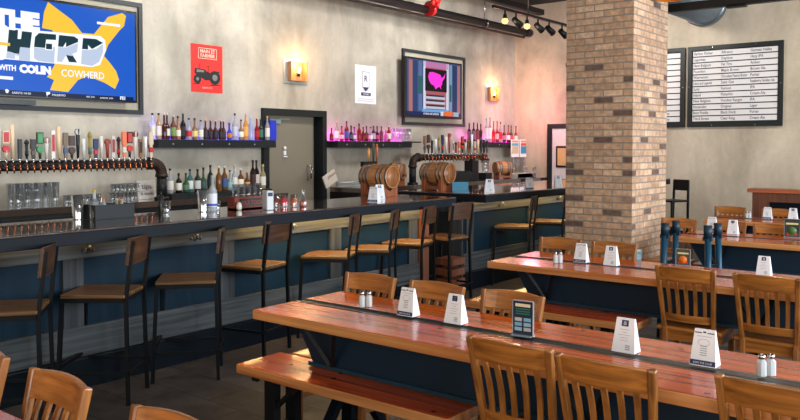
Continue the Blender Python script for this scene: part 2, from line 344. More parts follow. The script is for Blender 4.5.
# ------------------------------------------------------------------ bar
def hook(parent, y, z, x):
    MB().box(x, x+.008, y-.035, y+.035, z-.012, z+.012).tube((x, y-.028, z), (x+.035, y-.028, z-.01), .005).tube((x+.05, y-.028, z-.01), (x+.04, y-.028, z+.02), .005)\
        .tube((x, y+.028, z), (x+.035, y+.028, z-.01), .005).tube((x+.035, y+.028, z-.01), (x+.04, y+.028, z+.02), .005)\
        .tube((x, y, z-.015), (x+.045, y, z+.03), .009).build('bag_hook', plain((96,98,100),.4,.9), parent)
FX = -4.85
def bar(label, y0, y1, xb, posts, hooks, end=False):
    t = thing('bar_counter', label, 'bar counter', (0,0,0))
    m = MB(); m.use(M_TOP).box(xb, -4.47, y0, y1, 1.085, 1.1); m.use(M_TOPE).box(xb, -4.47, y0, y1, 1.01, 1.085)
    m.build('countertop', None, t, bevel=.004)
    MB().box(xb+.08, FX-.05, y0+.15, y1-.05, .0, 1.01).build('carcass', plain((20,24,28), .6), t)
    MB().box(FX-.05, FX, y0+.15, y1, .87, .975).build('top_rail', M_GREYW, t, bevel=.003)
    MB().box(FX-.05, FX, y0+.15, y1, .22, .42).build('kick_rail', M_GREYW, t, bevel=.003)
    MB().box(FX-.12, FX-.02, y0+.15, y1, 0, .22).build('toe_kick', M_NAVY, t)
    MB().box(FX-.05, FX-.035, y0+.15, y1, .975, 1.01).build('upper_band', M_BLK, t)
    ends = [y0+.15]+[q for p_ in posts for q in (p_-.07, p_+.07)]+[y1]
    for i in range(0, len(ends), 2):
        if ends[i+1]-ends[i] > .02: MB().box(FX-.05, FX-.03, ends[i], ends[i+1], .42, .87).build('front_panel', M_BLUE, t)
    for p_ in posts: MB().box(FX-.05, FX-.005, p_-.07, p_+.07, .42, .87).build('post', M_GREYV, t)
    for h in hooks: hook(t, h, .92, FX)
    MB().tube((FX-.02, y0+.15, .2), (FX-.02, y1, .2), .006).build('toe_bead', M_BLK, t)
    MB().box(FX+.02, FX+.035, y0+.2, y1-.05, 1.0, 1.01).build('light_strip', emit((255,190,90), 2.2, 'warm_strip'), t)
    return t
b1 = bar('long dark bar counter with blue panels and grey rails, nearest section on the left', -.5, 6.5, -5.25, [.25, 1.45, 2.67, 3.93, 5.16, 6.3], [2.76, 3.62, 5.96, 4.6])
MB().box(-5.15, -4.87, 6.46, 6.5, 0, 1.01).box(FX-.02, FX+.04, 6.40, 6.50, 0, 1.0).build('end_board', M_DARKW, b1, label='brown wooden end board')
MB().box(-5.33, -5.25, 3.2, 6.4, 1.05, 1.085).build('drip_edge', wood('drip_wood', (170,120,70), (206,160,108), 'Y'), b1)
b2 = bar('second dark bar counter section with blue panels, running behind the brick pillar', 7.05, 12.5, -5.65, [7.33, 8.72, 10.0, 11.3], [7.95, 9.4])
m = MB().box(-5.0, -4.86, 7.17, 7.2, .0, .98).box(-5.5, -5.4, 7.17, 7.2, 0, .98).box(-5.5, -4.86, 7.165, 7.2, .88, 1.0).build('end_frame', M_GREYV, b2)

def area(name, loc, rot, sx, sy, power, col, spread=None):
    l = bpy.data.lights.new(name, 'AREA'); l.shape = 'RECTANGLE'; l.size = sx; l.size_y = sy; l.energy = power; l.color = col
    if spread: l.spread = spread
    o = bpy.data.objects.new(name, l); C.objects.link(o); o.location = loc; o.rotation_euler = rot; return o
def point(name, loc, power, col, r=.04):
    l = bpy.data.lights.new(name, 'POINT'); l.energy = power; l.color = col; l.shadow_soft_size = r
    o = bpy.data.objects.new(name, l); C.objects.link(o); o.location = loc; return o
def spot(name, loc, tgt, power, col, ang, blend=.3, r=.03):
    l = bpy.data.lights.new(name, 'SPOT'); l.energy = power; l.color = col; l.spot_size = math.radians(ang); l.spot_blend = blend; l.shadow_soft_size = r
    o = bpy.data.objects.new(name, l); C.objects.link(o); o.location = loc
    o.rotation_euler = (Vector(tgt)-Vector(loc)).to_track_quat('-Z', 'Y').to_euler(); return o
WARM = (1, .62, .25)
area('under_bar_light', (-4.80, 1.9, 1.0), (0, 0, 0), .02, 4.2, 1.6, WARM)
area('under_bar_light', (-4.80, 5.25, 1.0), (0, 0, 0), .03, 2.4, 8, WARM)
area('under_bar_light', (-4.66, 5.3, 1.0), (0, 0, 0), .08, 2.3, 12, WARM)  # extra area added to brighten the stool seats, apart from the strip
area('under_bar_light', (-4.66, 8.8, 1.0), (0, 0, 0), .08, 1.8, 9, WARM)  # same added seat light for the far section
area('under_bar_light', (-4.80, 9.2, 1.0), (0, 0, 0), .03, 4.2, 7, WARM)

# ------------------------------------------------------------------ back bar counter, shelves
def back_counter(label, y0, y1):
    t = thing('back_counter', label, 'counter')
    MB().box(WX+.005, -7.58, y0, y1, .93, 1.0).build('countertop', M_TOP, t, bevel=.004)
    MB().box(WX+.005, -7.63, y0, y1, 0, .93).build('cabinet', M_BLK, t)
    n = max(1, int((y1-y0)/.7)); w = (y1-y0)/n
    for i in range(n):
        dr = MB().box(-7.63, -7.61, y0+i*w+.01, y0+(i+1)*w-.01, .12, .9).build('cabinet_door', M_BLKP, t)
        MB().tube((-7.59, y0+i*w+.06, .7), (-7.59, y0+i*w+.06, .85), .008).build('handle', M_STEEL, dr)
    return t
back_counter('black back counter under the large screen, left of the door', .5, 7.15)
bc2 = back_counter('black back counter along the wall, right of the door', 8.58, 13.98)
MB().box(-7.58, -7.45, 13.4, 13.98, .93, 1.0).build('corner_top', M_TOP, bc2); MB().box(-7.61, -7.5, 13.45, 13.98, 0, .93).build('corner_cabinet', M_BLK, bc2)
rs = MB().box(WX+.01, -7.86, 5.55, 7.12, 1.0, 1.045).build('liquor_riser', M_BLKP); tag(rs, 'low black step carrying liquor bottles left of the door', 'riser')
def wall_shelf(label, y0, y1, z=1.69, over=0, col=(80,70,255)):
    t = thing('bottle_shelf', label, 'shelf', (WX, y0, z)); w = y1-y0
    MB().box(0, .22, 0, w+over, -.02, 0).build('shelf_board', M_BLKP, t)
    MB().box(.20, .225, 0, w, -.10, -.02).box(0, .20, 0, .02, -.10, -.02).box(0, .20, w-.02, w, -.10, -.02).build('apron', M_BLKP, t)
    for k in range(max(2, int(w/.42))):
        y = .2+k*.42
        if y < w-.05: MB().tube((.222, y, -.055), (.230, y, -.055), .012).build('bolt', M_STEEL, t)
    MB().box(.01, .03, .03, w-.03, .001, .012).build('light_strip', emit(col, 6, 'shelf_strip'), t)
    return t
S1 = wall_shelf('black bottle shelf left of the door, lit violet', 5.46, 7.30, col=(90,80,255))
S2 = wall_shelf('black bottle shelf right of the door, lit magenta', 8.52, 10.3, over=.26, col=(255,60,220))
S3 = wall_shelf('short black bottle shelf below the second wall lamp', 12.0, 13.9, col=(255,50,210))
area('violet_shelf_light', (WX+.06, 6.4, 1.72), (0, PI, 0), .06, 1.6, 3.0, (.32,.25,1))
point('violet_lamp', (WX+.12, 5.45, 1.8), 2.0, (.3,.22,1)); 
area('magenta_shelf_light', (WX+.06, 9.4, 1.72), (0, PI, 0), .06, 1.7, 4, (1,.12,.8))
point('magenta_lamp', (WX+.1, 8.56, 1.78), 1.0, (1,.1,.85))
area('magenta_shelf_light', (WX+.06, 12.9, 1.72), (0, PI, 0), .06, 1.5, 4, (1,.12,.75))
point('magenta_lamp', (WX+.12, 12.02, 1.85), 1.2, (1,.1,.8)); point('magenta_lamp', (-7.45, 13.35, 2.3), 26, (1,.30,.42), .2)

# ------------------------------------------------------------------ bottles
def bottle(loc, h, r, body, cap, lab, label, group, cat='bottle', trans=.35, shape=0, labc=None, neckfill=None):
    mat = plain(body, .08, 0, .06, trans)
    sh = .62 if shape == 0 else (.5 if shape == 1 else .72)
    prof = [(0,0),(r*.95,0),(r,h*.02),(r,h*sh*.93),(r*.85,h*sh),(r*.36,h*(sh+.12)),(r*.32,h*.93),(0,h*.93)]
    if shape == 2: prof = [(0,0),(r*.95,0),(r,h*.02),(r,h*.60),(r*.4,h*.70),(r*.34,h*.93),(0,h*.93)]
    o = MB().lathe(prof, 12).build('bottle', mat, loc=loc)
    tag(o, label, cat, group)
    MB().lathe([(0,h*.92),(r*.4,h*.92),(r*.4,h),(0,h)], 8).build('cap', plain(cap, .4), o)
    if lab: MB().lathe([(r*1.02,h*.14),(r*1.03,h*.15),(r*1.03,h*sh*.8),(r*1.02,h*sh*.81)], 12).build('paper_label', plain(lab, .6), o)
    return o
CN = {}
def cname(c):
    r, g, b = c; mx, mn = max(c), min(c)
    if mx < 60: return 'dark'
    if mx-mn < 26: return 'white' if mx > 205 else ('pale grey' if mx > 150 else 'dark grey')
    if r >= g >= b: return 'red' if g < r*.42 else ('orange' if g < r*.62 and r > 150 else ('brown' if r < 160 else 'amber'))
    if r >= b > g: return 'crimson' if b < r*.6 else 'pink'
    if g >= r and g >= b: return 'green' if b < g*.85 else 'teal'
    return 'violet' if r > g*1.2 else 'blue'
def row(specs, x, z, where, group, r=.032, wherefrom='left'):
    for i, (px, ytop, body, cap, lab, sh) in enumerate(specs):
        b_ = onx(px, 140, x); f = abs((b_-O).dot(FW)); top = onx(px, ytop, x)
        h = max(.12, top.z-z)
        lt = ' with %s label' % cname(lab) if lab else ' with no label'
        bottle((x+random.uniform(-.02,.02), b_.y, z), h, r*(1.05 if h > .26 else 1), body, cap, lab, '%s bottle%s, %s from %s on %s' % (cname(body), lt, ORD[i], wherefrom, where), group, shape=sh, trans=.5 if min(body) > 110 else .15)
K = (24,22,24); CL = (205,210,220); AM = (104,58,26); DR = (70,26,20); GR = (40,84,52); DG = (24,42,36); WH = (228,224,214); RD = (150,24,30); BL = (50,70,190); OR = (206,120,40); TL=(60,130,130)
row([(153,113,CL,K,WH,0),(159.5,113,(190,150,110),K,WH,0),(164,113,DR,(220,210,200),None,1),(168,113,DR,(225,215,205),WH,1),(173.3,115,AM,(200,190,180),(120,150,90),0),(178.3,116,(170,110,70),K,WH,1),
     (184,113.5,K,(30,70,50),(40,40,46),0),(189,118,CL,K,(206,40,40),1),(195.7,118,(150,110,60),K,(220,210,120),1),(201,120,CL,(40,40,46),WH,0),(206.4,119.5,DR,(230,160,120),(40,40,50),1),(211.4,119.5,DR,(230,170,120),(44,40,50),1),
     (215.7,120,DR,(220,170,140),(40,40,54),1),(220.3,120,DR,(210,180,170),(44,44,50),1),(224.3,120,DR,(220,190,170),(40,44,50),1),(230,123,BL,K,OR,1),(234.7,113.3,CL,K,(190,200,214),0),(240.3,119.5,(150,120,90),K,WH,1),
     (245.7,113.5,(220,150,60),(200,180,160),(230,170,80),0),(251,116,(190,205,235),CL,None,0),(256,117,RD,(220,180,120),(170,30,30),1),(261.7,119,DG,K,(50,110,80),0),(266.7,116,(200,190,180),(206,160,90),WH,0)],
    WX+.12, 1.692, 'the violet shelf', 'bottles on the violet-lit shelf')
o = MB().box(-.05, .05, -.055, .055, 0, .27).build('spirit_carton', plain((30,50,190), .4), loc=(WX+.12, onx(271,140,WX+.12).y, 1.69)); tag(o, 'tall blue spirit carton at the right end of the violet-lit shelf', 'box')
row([(332,128,(150,30,44),(60,50,60),None,1),(337.5,121,(210,200,190),(220,180,130),WH,0),(342.5,126,(190,30,50),K,(220,200,210),1),(347,121,RD,(40,60,150),(60,90,170),0),(350.5,125.5,K,K,(90,90,110),1),(355,127,(160,90,170),K,WH,1),
     (359,123.5,RD,K,None,0),(363,125.5,(120,24,30),(220,190,200),None,1),(366.8,126,DR,K,(150,40,50),1),(370.5,127,(190,180,200),K,WH,1),(374.5,125.8,(90,40,60),K,(190,170,200),0),(378,126,DR,(60,60,80),(190,60,120),1),
     (382,126.5,(130,60,90),K,None,0),(385.5,129,(200,120,180),(220,200,120),None,1),(389,125.5,(160,30,40),(230,210,210),WH,0)],
    WX+.12, 1.692, 'shelf right of the door', 'bottles on the shelf right of the door')
row([(469.5,123,K,(60,60,60),(90,60,70),2),(473.5,122.5,DR,K,(120,100,110),2),(477.5,122.5,K,(150,110,110),(130,60,70),2),(481,124,(60,30,40),K,None,2),(486,118,(210,214,210),(70,180,200),WH,2),(489.6,117.5,(200,190,190),(200,140,60),(230,226,220),2),(494,121,(190,24,40),(200,60,70),None,1),(497,121,RD,(210,60,60),(220,190,180),1),(500.5,122,(200,190,190),K,(180,30,50),0),
     (503.5,125,(60,20,30),K,(180,120,120),1),(508,125,(130,26,40),K,WH,1),(511.5,125.5,(60,24,30),K,(190,60,70),1),(515,126,(150,40,50),K,WH,1)],
    WX+.12, 1.692, 'the short far shelf', 'bottles on the short far shelf')
row([(170.5,168.5,CL,K,WH,0),(178.5,173,K,K,WH,0),(185,173,GR,K,(90,120,100),1),(190.3,169,(60,110,110),K,(214,220,214),0),(197.3,169,DG,K,(200,200,200),0),(204,167.5,GR,K,(60,80,90),1),(209.8,164.8,DG,K,(40,50,50),0),
     (218,166,(120,78,40),WH,None,0),(224,166,(110,72,40),CL,(60,90,140),0),(228.8,170,(170,190,190),K,(140,180,180),1),(234.8,165,CL,(200,180,170),WH,0),(240,168.5,AM,WH,(236,226,208),0),(246.7,171,AM,(220,190,150),(200,150,100),1),
     (252.5,160,(34,26,26),K,(60,30,30),0),(256.3,160,(30,24,24),K,(200,190,180),0),(262,164.5,(160,150,110),(220,190,120),WH,0)],
    WX+.2, 1.047, 'low step left of door', 'liquor bottles on the low step', r=.037)

# tumblers and stemware
def glass_mesh(h, r0, r1, seg=14): return MB().lathe([(0,0),(r0,0),(r0*1.02,.004),(r1,h),(r1*.93,h),(r0*.9,.008),(0,.008)], seg)
def tumbler(loc, h, r, label, group, name='tumbler', mat=None):
    o = glass_mesh(h, r*.86, r).build(name, mat or M_GLASS, loc=loc); return tag(o, label, 'glass', group)
pg = glass_mesh(.235, .03, .037).build('pint_glass', M_GLASS); tag(pg, '', 'glass')
for i in range(11):
    px = 10+i*4.6; q = onx(px, 195, -7.92)
    place(pg, i > 0, (-7.92+(i % 2)*.05, q.y, 1.001), 0, 'tall clear pint glass on the back counter, %s from left in its row' % ORD[i], 'tall pint glasses on the back counter')
sg = glass_mesh(.09, .028, .034).build('rocks_glass', M_GLASS); tag(sg, '', 'glass'); n = 0
for px in range(66, 101, 4):
    place(sg, n > 0, (-7.95, onx(px, 195, -7.95).y, 1.001), 0, 'small clear glass, %s from left, right beside the tall pint glasses' % ORD[n], 'low row of small glasses'); n += 1
for px in range(112, 140, 4):
    place(sg, True, (-7.95, onx(px, 195, -7.95).y, 1.001), 0, 'small clear glass %s from left in the short row beside the white sign' % ORD[n-9], 'short row of small glasses'); n += 1
rk = MB().box(-7.99, -7.88, onx(112,190,-7.95).y-.03, onx(139,190,-7.95).y+.03, 1.095, 1.1).build('glass_tray', M_STEEL); tag(rk, 'flat steel tray resting on the short row of small glasses', 'tray')
for k, px in enumerate(range(113, 140, 4)):
    place(sg, True, (-7.94, onx(px, 190, -7.94).y, 1.101), 0, 'small clear glass %s from left on the steel tray, upper row' % ORD[k], 'glasses on the steel tray')
for k in range(9):
    place(sg, True, (-7.9, onx(338+k*2.9, 180, -7.9).y, 1.001), 0, 'small clear glass %s from left on the counter behind the first barrel' % ORD[k], 'glasses behind the first barrel')
for k in range(6):
    tumbler((-8.08, onx(393+k*3.3, 140, -8.08).y, 1.692), .21, .03, 'tall clear flute glass %s from left at the right end of the magenta shelf' % ORD[k], 'flutes on the magenta shelf', 'flute_glass')
def wineglass(loc, s, label, group):
    o = MB().lathe([(0,0),(.034*s,0),(.034*s,.003),(.005*s,.006),(.004*s,.08*s),(.03*s,.1*s),(.04*s,.14*s),(.033*s,.2*s),(.031*s,.2*s),(.037*s,.14*s),(.027*s,.105*s),(0,.09*s)], 14).build('wine_glass', M_GLASS, loc=loc); return tag(o, label, 'glass', group)
for k, px in enumerate((513,518,523,528)):
    wineglass((-7.95, onx(px, 170, -7.95).y, 1.11), 1.25, 'clear wine glass %s from left on the white cloth under the two small notices' % ORD[k], 'wine glasses on the far counter')
for k, px in enumerate((533,538,543)):
    for j in range(2):
        tumbler((-7.98+k*.2, 13.7, 1.001+j*.11), .105, .04, 'clear tumbler in the %s stack at the far counter end, %s one' % (ORD[k], 'lower upper'.split()[j]), 'stacked tumblers at the far counter end')
q = onx(520, 178, -7.95); cl = MB().box(-8.05, -7.7, q.y-.5, q.y+.55, 1.001, 1.08).box(-7.71, -7.70, q.y-.5, q.y+.55, 1.0, 1.10).build('glass_mat', plain((190,186,180), .7)); tag(cl, 'pale folded bar cloth under the wine glasses on the far counter', 'cloth')

# ------------------------------------------------------------------ tap towers
HC = [((214,196,170),(196,36,40)),((236,206,170),None),((30,32,36),None),((30,36,44),None),((34,32,30),(90,80,60)),((48,66,50),(70,150,90)),((222,216,210),(150,120,110)),((230,226,224),(190,30,40)),((240,206,164),None),((120,100,84),(60,90,120)),
      ((70,50,44),None),((34,40,44),(190,190,186)),((226,226,224),None),((150,140,60),(90,110,110)),((30,50,90),(206,40,40)),((228,222,214),None),((150,60,54),None),((210,206,200),(160,40,50)),((60,28,28),(180,30,36)),((236,120,84),(220,214,190)),((34,32,32),(200,60,50)),((226,218,210),(110,40,40)),((150,96,54),(40,34,30)),((232,232,232),None)]
def tap_tower(label, x, y0, y1, z, n, zbase=1.0, left=False):
    t = thing('tap_tower', label, 'beer tap tower', (x, y0, zbase)); L_ = y1-y0; zz = z-zbase
    pr = MB().tube((0,.0 if not left else .12,zz), (0,L_-.12,zz), .052, seg=16)
    if not left: pr.tube((0,-.02,zz), (0,.02,zz), .06)
    else: pr.tube((0,L_-.14,zz), (0,L_,zz), .06)
    pr.build('pipe_rail', M_BLK, t)
    ey = 0 if left else L_; sg_ = 1 if left else -1
    e = MB(); pts = [Vector((0, ey+sg_*(.12-.12*math.sin(a)), zz-.12+.12*math.cos(a))) for a in [i*PI/16 for i in range(9)]]
    for a, b in zip(pts, pts[1:]): e.tube(a, b+(b-a)*.15, .062, seg=14)
    e.tube(pts[0]+Vector((0,sg_*.05,0)), pts[0], .072, seg=14).tube(pts[-1], pts[-1]-Vector((0,0,.04)), .072, seg=14).build('elbow', plain((60,46,40), .45, .5), t)
    MB().tube((0,ey,0), (0,ey,zz-.13), .058, seg=16).tube((0,ey,0), (0,ey,.03), .085, seg=16).build('column', M_BLK, t)
    for k in range(n):
        y = .05+(L_-.25)*k/(n-1)+(0 if not left else .15)
        fa = MB(); fa.use(M_COPPER).tube((.05,y,zz), (.10,y,zz), .009, seg=8).tube((.1,y,zz+.02), (.115,y,zz-.07), .009, .007, seg=8); fa.use(M_STEEL).tube((.095,y,zz+.01), (.095,y,zz+.075), .009, seg=8); fa.use(M_BLK).tube((.05,y,zz-.0), (.058,y,zz), .028, seg=10)
        fb = fa.build('faucet', None, t)
        c1, c2 = HC[(k-6+(0 if not left else 15)) % len(HC)]; hh = random.choice((.20,.23,.26,.28,.3)) if k not in (6,7,14) else {6:.27,7:.33,14:.32}[k]
        if k in (8,9,10,22): hh = .19
        m = MB(); m1 = plain(c1, .4); m2 = plain(c2, .4) if c2 else m1; zb = zz+.07; X_ = .095; lean = Matrix.Translation((0,0,0))
        m.use(m1)
        sh = (k-6) % 5
        if c2 is None and c1[0] > 225: m.tube((X_,y,zb), (X_+.01,y-.012,zb+hh), .014, .021, seg=10)
        elif sh == 0: m.tube((X_,y,zb), (X_,y,zb+hh*.3), .012, .02, seg=8).box(X_-.012, X_+.012, y-.032, y+.032, zb+hh*.55, zb+hh); m.use(m2).tube((X_-.015,y,zb+hh*.35), (X_+.018,y,zb+hh*.35), .034, seg=14).box(X_+.012, X_+.015, y-.024, y+.024, zb+hh*.6, zb+hh*.95)
        elif sh == 1: m.tube((X_,y,zb), (X_,y,zb+hh), .013, .024, seg=8); m.use(m2).tube((X_-.012,y,zb+hh*.9), (X_+.02,y,zb+hh*.9), .032, seg=14)
        elif sh == 2: m.box(X_-.012, X_+.012, y-.018, y+.018, zb, zb+hh); m.use(m2).box(X_+.012, X_+.015, y-.014, y+.014, zb+hh*.25, zb+hh*.85)
        elif sh == 3: m.tube((X_,y,zb), (X_,y,zb+hh*.8), .010, .016, seg=8).lathe([(0,zb+hh*.7),(.024,zb+hh*.78),(.02,zb+hh*.9),(.0,zb+hh)], 10, Matrix.Translation((X_,y,0))); m.use(m2).tube((X_,y,zb+hh*.15), (X_,y,zb+hh*.4), .018, seg=8)
        else: m.box(X_-.01, X_+.01, y-.016, y+.016, zb, zb+hh*.5).box(X_-.012, X_+.012, y-.026, y+.026, zb+hh*.5, zb+hh); m.use(m2).box(X_-.013, X_+.014, y-.02, y+.02, zb+hh*.2, zb+hh*.4)
        m.build('tap_handle', None, t, bevel=0)
    return t
tap_tower('black pipe beer tap tower with a long row of tap handles, below the large screen', -7.75, 3.1, 5.34, 1.415, 31)
tap_tower('black pipe tap tower with tightly packed handles behind the second barrel', -7.75, 10.03, 12.15, 1.43, 20, left=True)

# ------------------------------------------------------------------ screens
def niche(label, y0, y1, z0, z1):
    t = thing('screen_niche', label, 'frame', (WX, y0, z0)); w = y1-y0; h = z1-z0; d_ = .035
    MB().box(0, d_, 0, .05, 0, h).box(0, d_, w-.05, w, 0, h).box(0, d_, .05, w-.05, 0, .05).box(0, d_, .05, w-.05, h-.05, h).build('steel_frame', plain((52,56,60), .5, .3), t)
    MB().box(0.002, .006, .05, w-.05, .05, h-.05).build('back_board', plain((176,170,152), .7), t)
    return t
niche('dark steel wall frame around the large screen', 2.9, 5.39, 1.98, 3.28)
niche('dark steel wall frame around the smaller screen', 10.31, 12.16, 1.97, 3.24)
def poly(parent, name, pts, mat, X, th=.0015):
    ps = [onx(a, b, X) for a, b in pts]; m = MB(); m.prism([(p.y, p.z) for p in ps], 'X', X, X+th)
    return m.build(name, mat, parent)
XS = -8.04
tv = thing('television', 'large wall television showing a blue sports show title with yellow cross', 'television')
ps = [onx(138, 12, XS), onx(135, 103, XS)]; yr = onx(137,50,XS).y; zt = onx(137,12,XS).z; zb = onx(135,103,XS).z
MB().box(XS-.06, XS-.002, 3.12, yr, zb, zt).build('bezel', plain((12,12,14), .25), tv, bevel=.004)
E_BL = emit((26,92,200), 1.05, 'screen_blue'); E_Y = emit((250,200,60), 1.05, 'screen_yellow'); E_W = emit((240,242,252), 1.15, 'screen_white'); E_D = emit((8,52,62), 1.0, 'screen_dark'); E_G = emit((186,200,222), 1.1, 'screen_grey'); E_N = emit((14,30,64), 1, 'screen_navy')
MB().box(WX+.006, XS-.06, 3.9, 4.5, zb+.3, zt-.3).build('wall_mount', M_BLK, tv)
MB().box(XS-.002, XS, 3.15, yr-.025, zb+.03, zt-.03).build('screen', E_BL, tv)
poly(tv, 'yellow_cross', [(48,2),(60,11),(72,20),(82,33),(94,34),(108,17),(122,13),(126,16),(124,26),(119,31),(108,45),(104,56),(110,63),(116,71),(119,80),(115,89),(105,83),(88,76),(78,80),(68,92),(50,90),(54,80),(47,77),(54,66),(60,50),(52,30),(42,28),(44,12)], E_Y, XS+.001)
poly(tv, 'white_plate', [(-20,22),(5,25),(8,27),(30,30),(100,36),(105,40),(106,50),(100,65),(92,67),(5,59),(2,60),(-20,58)], E_W, XS+.003)
SL = [onx(x_, 45, XS) for x_ in (6,106)]
def glyph(pts_list, mat, X): 
    for p_ in pts_list: poly(tv, 'lettering', p_, mat, X)
glyph([[(9,29),(18,30),(17.5,39),(21,39),(22,31),(32,32),(30,48),(20,47),(19,54),(15,53.5),(7,51)]], E_D, XS+.006)
glyph([[(7,51),(15,54),(19,54),(20,47),(30,48),(30,61),(19,60),(19,56),(15,55),(15,59),(6,58)]], E_G, XS+.006)
glyph([[(39,33),(56,34.5),(56,40),(46,39.5),(45,48),(34,47),(35,37)],[(46,43.5),(52,44),(52,49.5),(46,49)]], E_D, XS+.006)
glyph([[(34,47.5),(45,48.5),(45,50),(53,50.5),(53,47),(55,47),(54,63),(38,61),(34,58)]], E_G, XS+.006)
glyph([[(59,35),(74,36.5),(78,39),(78,42),(66,47),(66,42),(63,47),(58,46.5)],[(66,55),(73,56),(77,62.5),(69,62)]], E_D, XS+.006)
glyph([[(58,47),(66,47.5),(78,43),(77,52),(72,54),(74,56),(66,55),(62,62),(57,61.5)]], E_G, XS+.006)
glyph([[(83,38),(96,39),(103,43),(92,49),(88,45),(88,49.5),(82,49)]], E_D, XS+.006)
glyph([[(82,50),(88,50),(96,49),(103,44),(103,52),(99,62),(92,66),(81,64)]], E_G, XS+.006)
def tvt(body, px, py, hpx, mat, bold=0, name='lettering', X=XS+.004, tvp=tv, align='LEFT', sx=1):
    p_ = onx(px, py, X); s = abs(onx(px, py-hpx, X).z-p_.z)/.7
    return text(body, s, (X, p_.y, p_.z), RX, mat, tvp, name, align, bold, sx=sx)
tvt('THE', -6, 26, 17.5, E_W, .019, sx=1.0, X=XS+.007)
tvt('WITH', -1, 69.5, 5.4, E_W, .003, sx=.85)
tvt('COLIN', 19.5, 72, 7.5, E_W, .008, sx=1.0)
tvt('COWHERD', 61, 76.2, 7.2, E_W, .001, sx=.9)
poly(tv, 'white_bar', [(97,21.5),(120,24.5),(120,27),(97,24)], E_W, XS+.003); poly(tv, 'white_bar', [(-10,75),(13,76.8),(13,80),(-10,78)], E_W, XS+.003)
poly(tv, 'yellow_bar', [(-10,41),(10,43),(10,46),(-10,44)], E_Y, XS+.009)
poly(tv, 'ticker', [(-20,88.3),(133.5,97.3),(133.3,102),(-20,93.3)], E_N, XS+.002)
tvt('SAINTS 14-20', 12, 93.6, 2.1, E_W, sx=1.1); tvt('PALERMO', 52, 95.8, 2.1, E_W, sx=1.1); tvt('FS1', 120, 99.6, 3.2, E_W, .002); tvt('10/2 3:10', 86, 97.4, 1.7, E_W); tvt('SUNDAY 4 PM', 100, 98.6, 1.6, E_W)
poly(tv, 'team_mark', [(5,89.6),(7,89),(9,90.5),(8,93),(6,93)], E_W, XS+.004); poly(tv, 'team_mark', [(46,92),(50,92),(50,94),(47.5,95),(47,97)], E_W, XS+.004)
bx = MB().box(-.06, .06, 0, .5, 0, .05).build('set_top_box', plain((20,20,22), .3), loc=(-8.12, onx(34,104,-8.1).y-.5, 2.032)); tag(bx, 'thin black box lying in the frame under the large television', 'box')
X2 = -8.04; tv2 = thing('television', 'smaller wall television showing a pink map in a studio', 'television')
yl = onx(405,80,X2).y; yr = onx(462,90,X2).y; zt = onx(462,64,X2).z; zb = onx(461,119.5,X2).z
MB().box(X2-.06, X2-.002, yl, yr, zb, zt).build('bezel', plain((10,10,12), .25), tv2, bevel=.004)
w2 = yr-yl; h2 = zt-zb
MB().box(WX, X2-.06, yl+.5, yr-.5, zb+.3, zt-.3).build('wall_mount', M_BLK, tv2)
def r2(a, b_, c_, d_, col, k=1, st=1.0, name='screen_shape'):   # fractions of the screen
    return MB().box(X2-.002, X2+.0012*k, yl+a*w2, yl+b_*w2, zb+c_*h2, zb+d_*h2).build(name, emit(col, st), tv2)
r2(.03,.97,.05,.97,(60,84,128),0.5,1,'screen')
r2(.06,.12,.1,.95,(178,112,108),1); r2(.13,.2,.1,.95,(44,66,112),1); r2(.22,.28,.12,.95,(90,112,160),1); r2(.3,.74,.16,.96,(170,92,100),1); r2(.3,.34,.12,.96,(214,214,232),2); r2(.7,.75,.14,.96,(206,208,226),2)
r2(.76,.81,.1,.95,(120,150,180),1); r2(.82,.9,.1,.95,(36,56,100),1); r2(.91,.96,.1,.95,(170,112,114),1); r2(.3,.74,.86,.96,(190,120,170),2)
r2(.33,.71,.46,.84,(14,10,20),3); r2(.22,.28,.4,.7,(40,100,90),2); r2(.765,.80,.3,.6,(40,96,90),2)
for k in range(3): r2(.33,.68,.16+k*.085,.2+k*.085,(190,196,212),3); r2(.35,.66,.20+k*.085,.23+k*.085,(44,40,60),3)
r2(.28,.74,.10,.15,(110,160,214),3); r2(.03,.97,.04,.1,(24,40,90),4); r2(.66,.82,.045,.125,(236,110,50),5); r2(.83,.93,.045,.12,(150,180,200),5); r2(.6,.65,.045,.12,(210,214,220),5)
mp_ = [(.40,.78),(.46,.79),(.55,.77),(.60,.75),(.61,.7),(.66,.74),(.68,.79),(.67,.71),(.63,.65),(.62,.58),(.60,.56),(.61,.5),(.58,.55),(.54,.53),(.51,.5),(.48,.56),(.43,.58),(.40,.63),(.38,.7)]
MB().prism([(yl+a*w2, zb+b_*h2) for a, b_ in mp_], 'X', X2+.004, X2+.006).build('pink_map', emit((236,50,200), 1.3), tv2)
text('STUDIO LIVE UPDATE', .045, (X2+.006, yl+.3*w2, zb+.055*h2), RX, E_W, tv2)

# posters and notices on the bar wall
def r_on(parent, name, y0, z0, a, b_, c_, d_, mat, X, k=1): return MB().box(X, X+.0015*k, y0+a, y0+b_, z0+c_, z0+d_).build(name, mat, parent)
po = thing('poster', 'red poster with a black tractor on the plaster wall', 'poster', (WX, 6.09, 2.29)); PW, PH = .49, .605
MB().box(0, .004, 0, PW, 0, PH).build('sheet', plain((228,44,40), .5, 0, .04), po)
INK = plain((26,28,34), .5); CR = plain((240,200,180), .5)
fr = MB(); 
for a in ((.11,.40,.555,.562),(.11,.40,.425,.432),(.11,.117,.425,.562),(.393,.40,.425,.562)): fr.box(.004,.006,*a)
fr.build('title_box', CR, po)
text('MAIN ST', .062, (.0055, .255, .50), RX, CR, po, align='CENTER', bold=.001); text('FARMER', .062, (.0055, .255, .445), RX, CR, po, align='CENTER', bold=.001); text('GRAIN CO.', .032, (.0055, .25, .05), RX, CR, po, align='CENTER')
tr = MB(); T4 = Matrix.Translation
